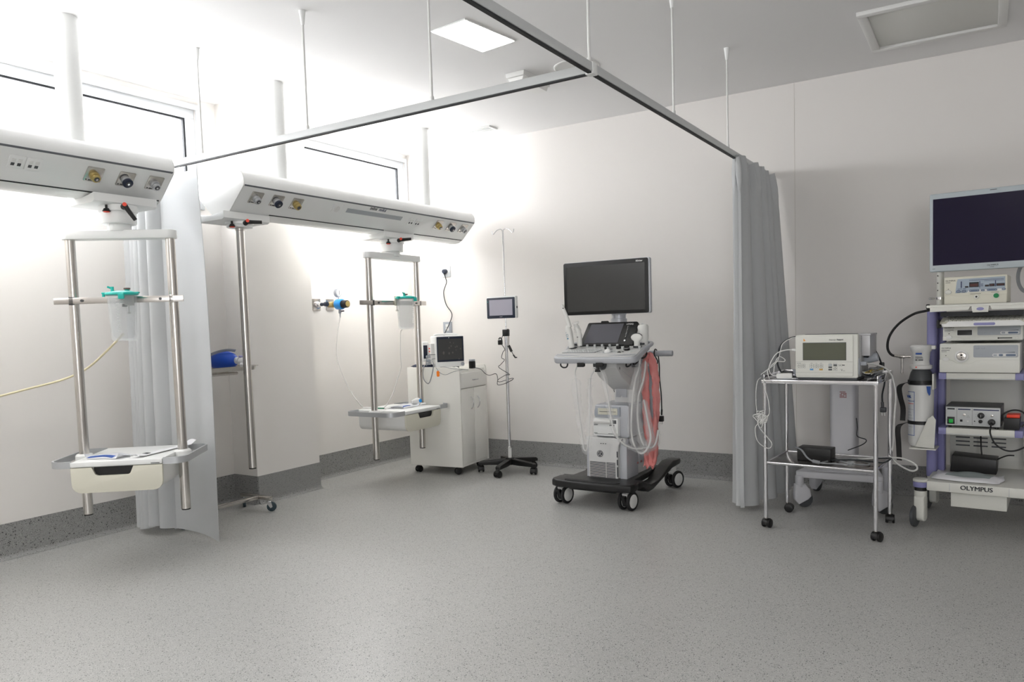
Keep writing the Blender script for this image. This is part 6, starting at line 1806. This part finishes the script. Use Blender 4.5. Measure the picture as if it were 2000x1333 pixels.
for k in range(11):
    a = R(-220+k*26)
    tk.box(0.172+0.024*math.cos(a)-0.0009, 0.172+0.024*math.cos(a)+0.0009, -0.0006, 0.0, 0.074+0.024*math.sin(a)-0.0009, 0.074+0.024*math.sin(a)+0.0009)
obj('dial_marks', tk, M_INK, pf)
for (x, z, r_, m_) in ((0.093, 0.076, 0.007, M_STEEL), (0.223, 0.076, 0.007, M_STEEL), (0.170, 0.042, 0.010, M_BLACK), (0.110, 0.041, 0.005, M_WHITE2), (0.172-0.03, 0.042, 0.003, M_INK)):
    obj('socket', MB().cyl((x, -0.005, z), (x, 0, z), r_, n=22, bev=0.001), m_, pf)
obj('black_key', MB().box(0.072, 0.084, -0.004, 0, 0.037, 0.049, 0.001), M_BLACK, pf)
obj('warning_triangle', MB().tube([(0.104, -0.0008, 0.062), (0.118, -0.0008, 0.062), (0.111, -0.0008, 0.073)], 0.0006, 6, smooth=False, closed=True), M_INK, pf)
obj('round_plug', MB().cyl((0.222, -0.022, 0.040), (0.222, 0, 0.040), 0.016, 0.018, n=26, bev=0.002), M_BLACK, t)
t = thing('device_lead', 'black lead drooping from the front plug of the small grey control unit', 'lead')
cable('cord', [rk(0.296, 0.105, 0.60), rk(0.296, 0.06, 0.585), rk(0.297, 0.03, 0.55), rk(0.320, 0.03, 0.498), rk(0.365, 0.03, 0.467), rk(0.41, 0.03, 0.468), rk(0.455, 0.03, 0.494), rk(0.50, 0.05, 0.54)], 0.0042, M_BLACK, parent=t)
t = thing('foot_switch', 'black device with red strip and curled cord on the lower rack shelf, right end', 'foot switch', rk(0.385, 0.17, 0.562), RA)
obj('body', MB().prism([(-0.035, 0.0), (0.036, 0.0), (0.040, 0.065), (-0.032, 0.065)], -0.03, 0.08, 'xz', bev=0.004), M_BLACK, t)
obj('red_strip', MB().box(-0.022, 0.038, -0.026, 0.07, 0.066, 0.084, 0.003), M_RED, t)
cable('cord', [(-0.04, -0.035, 0.05), (-0.037, -0.04, 0.085), (0.0, -0.04, 0.108), (0.04, -0.04, 0.108), (0.065, -0.04, 0.085), (0.066, -0.04, 0.045), (0.045, -0.04, 0.02)], 0.0045, M_BLACK, parent=t)
t = thing('black_case', 'flat black box with cords standing on the rack base behind the white pouch', 'box', rk(0.19, 0.34, 0.2725), RA)
obj('body', MB().prism([(-0.115, 0.0), (0.115, 0.0), (0.118, 0.085), (-0.105, 0.098)], 0, 0.16, 'xz', bev=0.004), M_BLACK, t)
cable('cord', [(0.04, 0.08, 0.095), (0.035, 0.09, 0.13), (0.03, 0.12, 0.20), (0.03, 0.17, 0.24)], 0.004, M_BLACK, parent=t)
cable('cord', [(0.11, 0.06, 0.075), (0.14, 0.05, 0.095), (0.17, 0.04, 0.110), (0.20, 0.04, 0.112)], 0.004, M_BLACK, parent=t)
q = rk(0.185, 0.15, 0.2735)
pouch('sterile_pouch', 'white sterile pouch with grey window lying on the rack base deck', 'sterile pouch', q, -8, 0.33, 0.21, 0.035, M_PAPER, 21, (0.2, 0.85, 0.22, 0.80), 0.02, mat('pouch_film', (0.66, 0.70, 0.70), 0.3, bump=0.5, bscale=50))
t = thing('hanging_coil', 'grey cable coil hung beside the rack monitor at the right edge', 'cable coil', rk(0.445, 0.22, 1.36), RA)
for k in range(3):
    cable('cord', [((0.045-0.004*k)*math.cos(a*PI/6), 0.008*k, 0.028+(0.085-0.006*k)*math.sin(a*PI/6)) for a in range(12)], 0.0045, M_CABLEG, parent=t, closed=True)
obj('hook', MB().box(-0.006, 0.006, -0.004, 0.03, 0.098, 0.112, 0.002).cyl((0.0, 0.01, -0.105), (0.0, 0.01, 0.10), 0.005, n=12), M_GREYP, t)

# gas cylinder with its straps and hose
t = thing('gas_cylinder', 'white gas cylinder with grey shoulder strapped to the left side of the rack', 'gas cylinder', rk(-0.060, 0.215, 0), RA)
cyl_b = MB().lathe([(0, 0.432), (0.045, 0.432), (0.060, 0.440), (0.066, 0.458), (0.066, 0.79), (0.063, 0.80)], (0, 0, 0), (0, 0, 1), 44)
obj('body', cyl_b, M_WHITE2, t)
obj('shoulder', MB().lathe([(0.066, 0.795), (0.065, 0.825), (0.055, 0.865), (0.042, 0.89), (0, 0.89)], (0, 0, 0), (0, 0, 1), 44), M_DGREY, t)
gd = obj('valve_guard', MB().lathe([(0, 0.885), (0.052, 0.885), (0.058, 0.890), (0.058, 0.908), (0.045, 0.912), (0.042, 0.93), (0.048, 0.985), (0.056, 0.995), (0.058, 1.018), (0.050, 1.026), (0, 1.026)], (0, 0, 0), (0, 0, 1), 40).box(0.03, 0.075, -0.018, 0.018, 1.0, 1.022, 0.005), M_WHITE2, t)
gl = MB()
for (a, b, c, d) in ((-0.022, 0.010, 0.972, 0.982),):
    gl.box(a, b, -0.0520, -0.0495, c, d)
obj('guard_label', gl, M_BLUEP, gd)
obj('guard_print', MB().box(-0.024, 0.012, -0.0515, -0.046, 0.957, 0.959).box(-0.024, 0.016, -0.0505, -0.046, 0.950, 0.952).box(-0.024, -0.014, -0.0495, -0.044, 0.938, 0.943).box(-0.008, 0.016, -0.0495, -0.044, 0.938, 0.943), M_INK, gd)
obj('red_dot', MB().cyl((-0.018, -0.0575, 0.899), (-0.018, -0.053, 0.899), 0.004, n=14), M_RED, gd)
lb = MB()


def on_cyl(a0, a1, z0, z1, r, n=8):
    def f(u, v):
        a = R(a0+(a1-a0)*u)
        return Vector((r*math.cos(a), r*math.sin(a), z0+(z1-z0)*v))
    return MB().grid(f, n, 2, 0.0006)


obj('label', on_cyl(-165, -112, 0.50, 0.757, 0.0665), mat('label_paper', (0.86, 0.87, 0.88), 0.5, rvar=0.04), t)
for (a0, a1, z0, z1) in ((-165, -112, 0.500, 0.503), (-165, -112, 0.754, 0.757), (-114, -112, 0.50, 0.757), (-165, -112, 0.700, 0.703)):
    obj('label_frame', on_cyl(a0, a1, z0, z1, 0.0672), M_BLUEP, t)
Mt = Matrix.Rotation(R(-40), 4, 'Z') @ front(-0.038+0.006, -0.0682, 0.720)
text('VAL', 0.022, Mt, M_BLUEP, t, 'lettering', bold=0.0008, sx=0.8)
obj('label_print', on_cyl(-160, -118, 0.685, 0.688, 0.0672), M_RED, t)
for k in range(7):
    obj('label_print', on_cyl(-158, -118-(k % 3)*8, 0.55+k*0.017, 0.552+k*0.017, 0.0672), M_GREYP, t)
obj('blue_tag', MB().prism([(0.036, 0.79), (0.058, 0.79), (0.056, 0.745), (0.050, 0.735), (0.040, 0.755)], -0.062, -0.060, 'xz'), M_BLUEP, t)
obj('outlet', MB().cyl((-0.055, 0, 0.958), (-0.085, -0.004, 0.958), 0.008, n=16).cyl((-0.085, -0.004, 0.958), (-0.115, -0.006, 0.958), 0.011, n=16, bev=0.001).cyl((-0.10, -0.005, 0.95), (-0.10, -0.005, 0.86), 0.006, n=12), M_STEEL, t)
t = thing('cylinder_bracket', 'beige angled bracket and black straps holding the gas cylinder', 'bracket', rk(-0.060, 0.215, 0), RA)
obj('side_plate', MB().prism([(-0.020, 0.440), (0.078, 0.435), (0.086, 0.60), (0.070, 0.625), (0.045, 0.605)], -0.078, -0.073, 'xz', bev=0.001), M_RACKW, t)
obj('foot_plate', MB().box(-0.05, 0.086, -0.078, 0.07, 0.424, 0.431, 0.001), M_RACKW, t)
obj('top_bracket', MB().box(0.062, 0.072, -0.05, 0.05, 0.77, 0.86, 0.002), M_RACKW, t)
for (z, hh) in ((0.800, 0.022), (0.566, 0.020)):
    obj('strap', MB().lathe([(0.0675, z), (0.070, z), (0.070, z+hh), (0.0675, z+hh), (0.0675, z)], (0, 0, 0), (0, 0, 1), 40), M_BLACK, t)
for pts in ([(-0.055, -0.045, 0.812), (-0.09, -0.06, 0.80), (-0.105, -0.06, 0.775), (-0.098, -0.06, 0.72), (-0.086, -0.055, 0.66), (-0.088, -0.055, 0.585)], [(-0.060, -0.040, 0.576), (-0.10, -0.06, 0.560), (-0.112, -0.06, 0.53), (-0.108, -0.06, 0.45), (-0.104, -0.06, 0.35)]):
    sm_ = MB()
    n_ = len(pts)
    P_ = [Vector(p_) for p_ in pts]

    def f(u, v, P_=P_, n_=n_):
        k = min(int(u*(n_-1)), n_-2)
        w_ = u*(n_-1)-k
        A_, B_, C_, D_ = P_[max(k-1, 0)], P_[k], P_[k+1], P_[min(k+2, n_-1)]
        c = 0.5*((2*B_)+(-A_+C_)*w_+(2*A_-5*B_+4*C_-D_)*w_*w_+(-A_+3*B_-3*C_+D_)*w_**3)
        return c+Vector((0.016*(v-0.5)*2*0.9, -0.006*(v-0.5), 0.014*(v-0.5)*max(0, 1-u*3)))
    obj('strap_tail', MB().grid(f, 32, 3, 0.002), M_BLACK, t)
t = thing('pressure_hose', 'black hose arching from the rack top to the gas cylinder valve', 'hose')
cable('hose', [rk(0.02, 0.14, 1.232), rk(-0.03, 0.16, 1.222), rk(-0.10, 0.20, 1.205), rk(-0.18, 0.22, 1.150), rk(-0.228, 0.22, 1.08), rk(-0.238, 0.215, 1.01), rk(-0.215, 0.212, 0.968), rk(-0.17, 0.210, 0.958)], 0.0072, M_RUBBER, parent=t, n=12)
obj('ferrule', MB().cyl(rk(-0.200, 0.211, 0.963), rk(-0.172, 0.210, 0.958), 0.0085, n=16), M_STEEL, t)

# ------------------------------------------------------------------ repeats share a group
GROUPS = {'bed_head_unit': 'bed head units hung along the window wall', 'equipment_pendant': 'pendants under the bed head units', 'suction_canister': 'suction canisters with teal lids',
          'suction_tube': 'suction tubes', 'privacy_curtain': 'privacy curtains on the ceiling track', 'wall_gas_outlet': 'gas outlets on the left wall', 'ultrasound_probe': 'probes of the ultrasound machine',
          'endoscopy_unit': 'stacked units in the rack', 'dressing_pack': 'dressing packs on the pendant trays', 'sensor_lead': 'sensor leads'}
for o in bpy.data.objects:
    if o.parent is None and 'label' in o.keys():
        base = o.name.split('.')[0]
        if base in GROUPS:
            o['group'] = GROUPS[base]
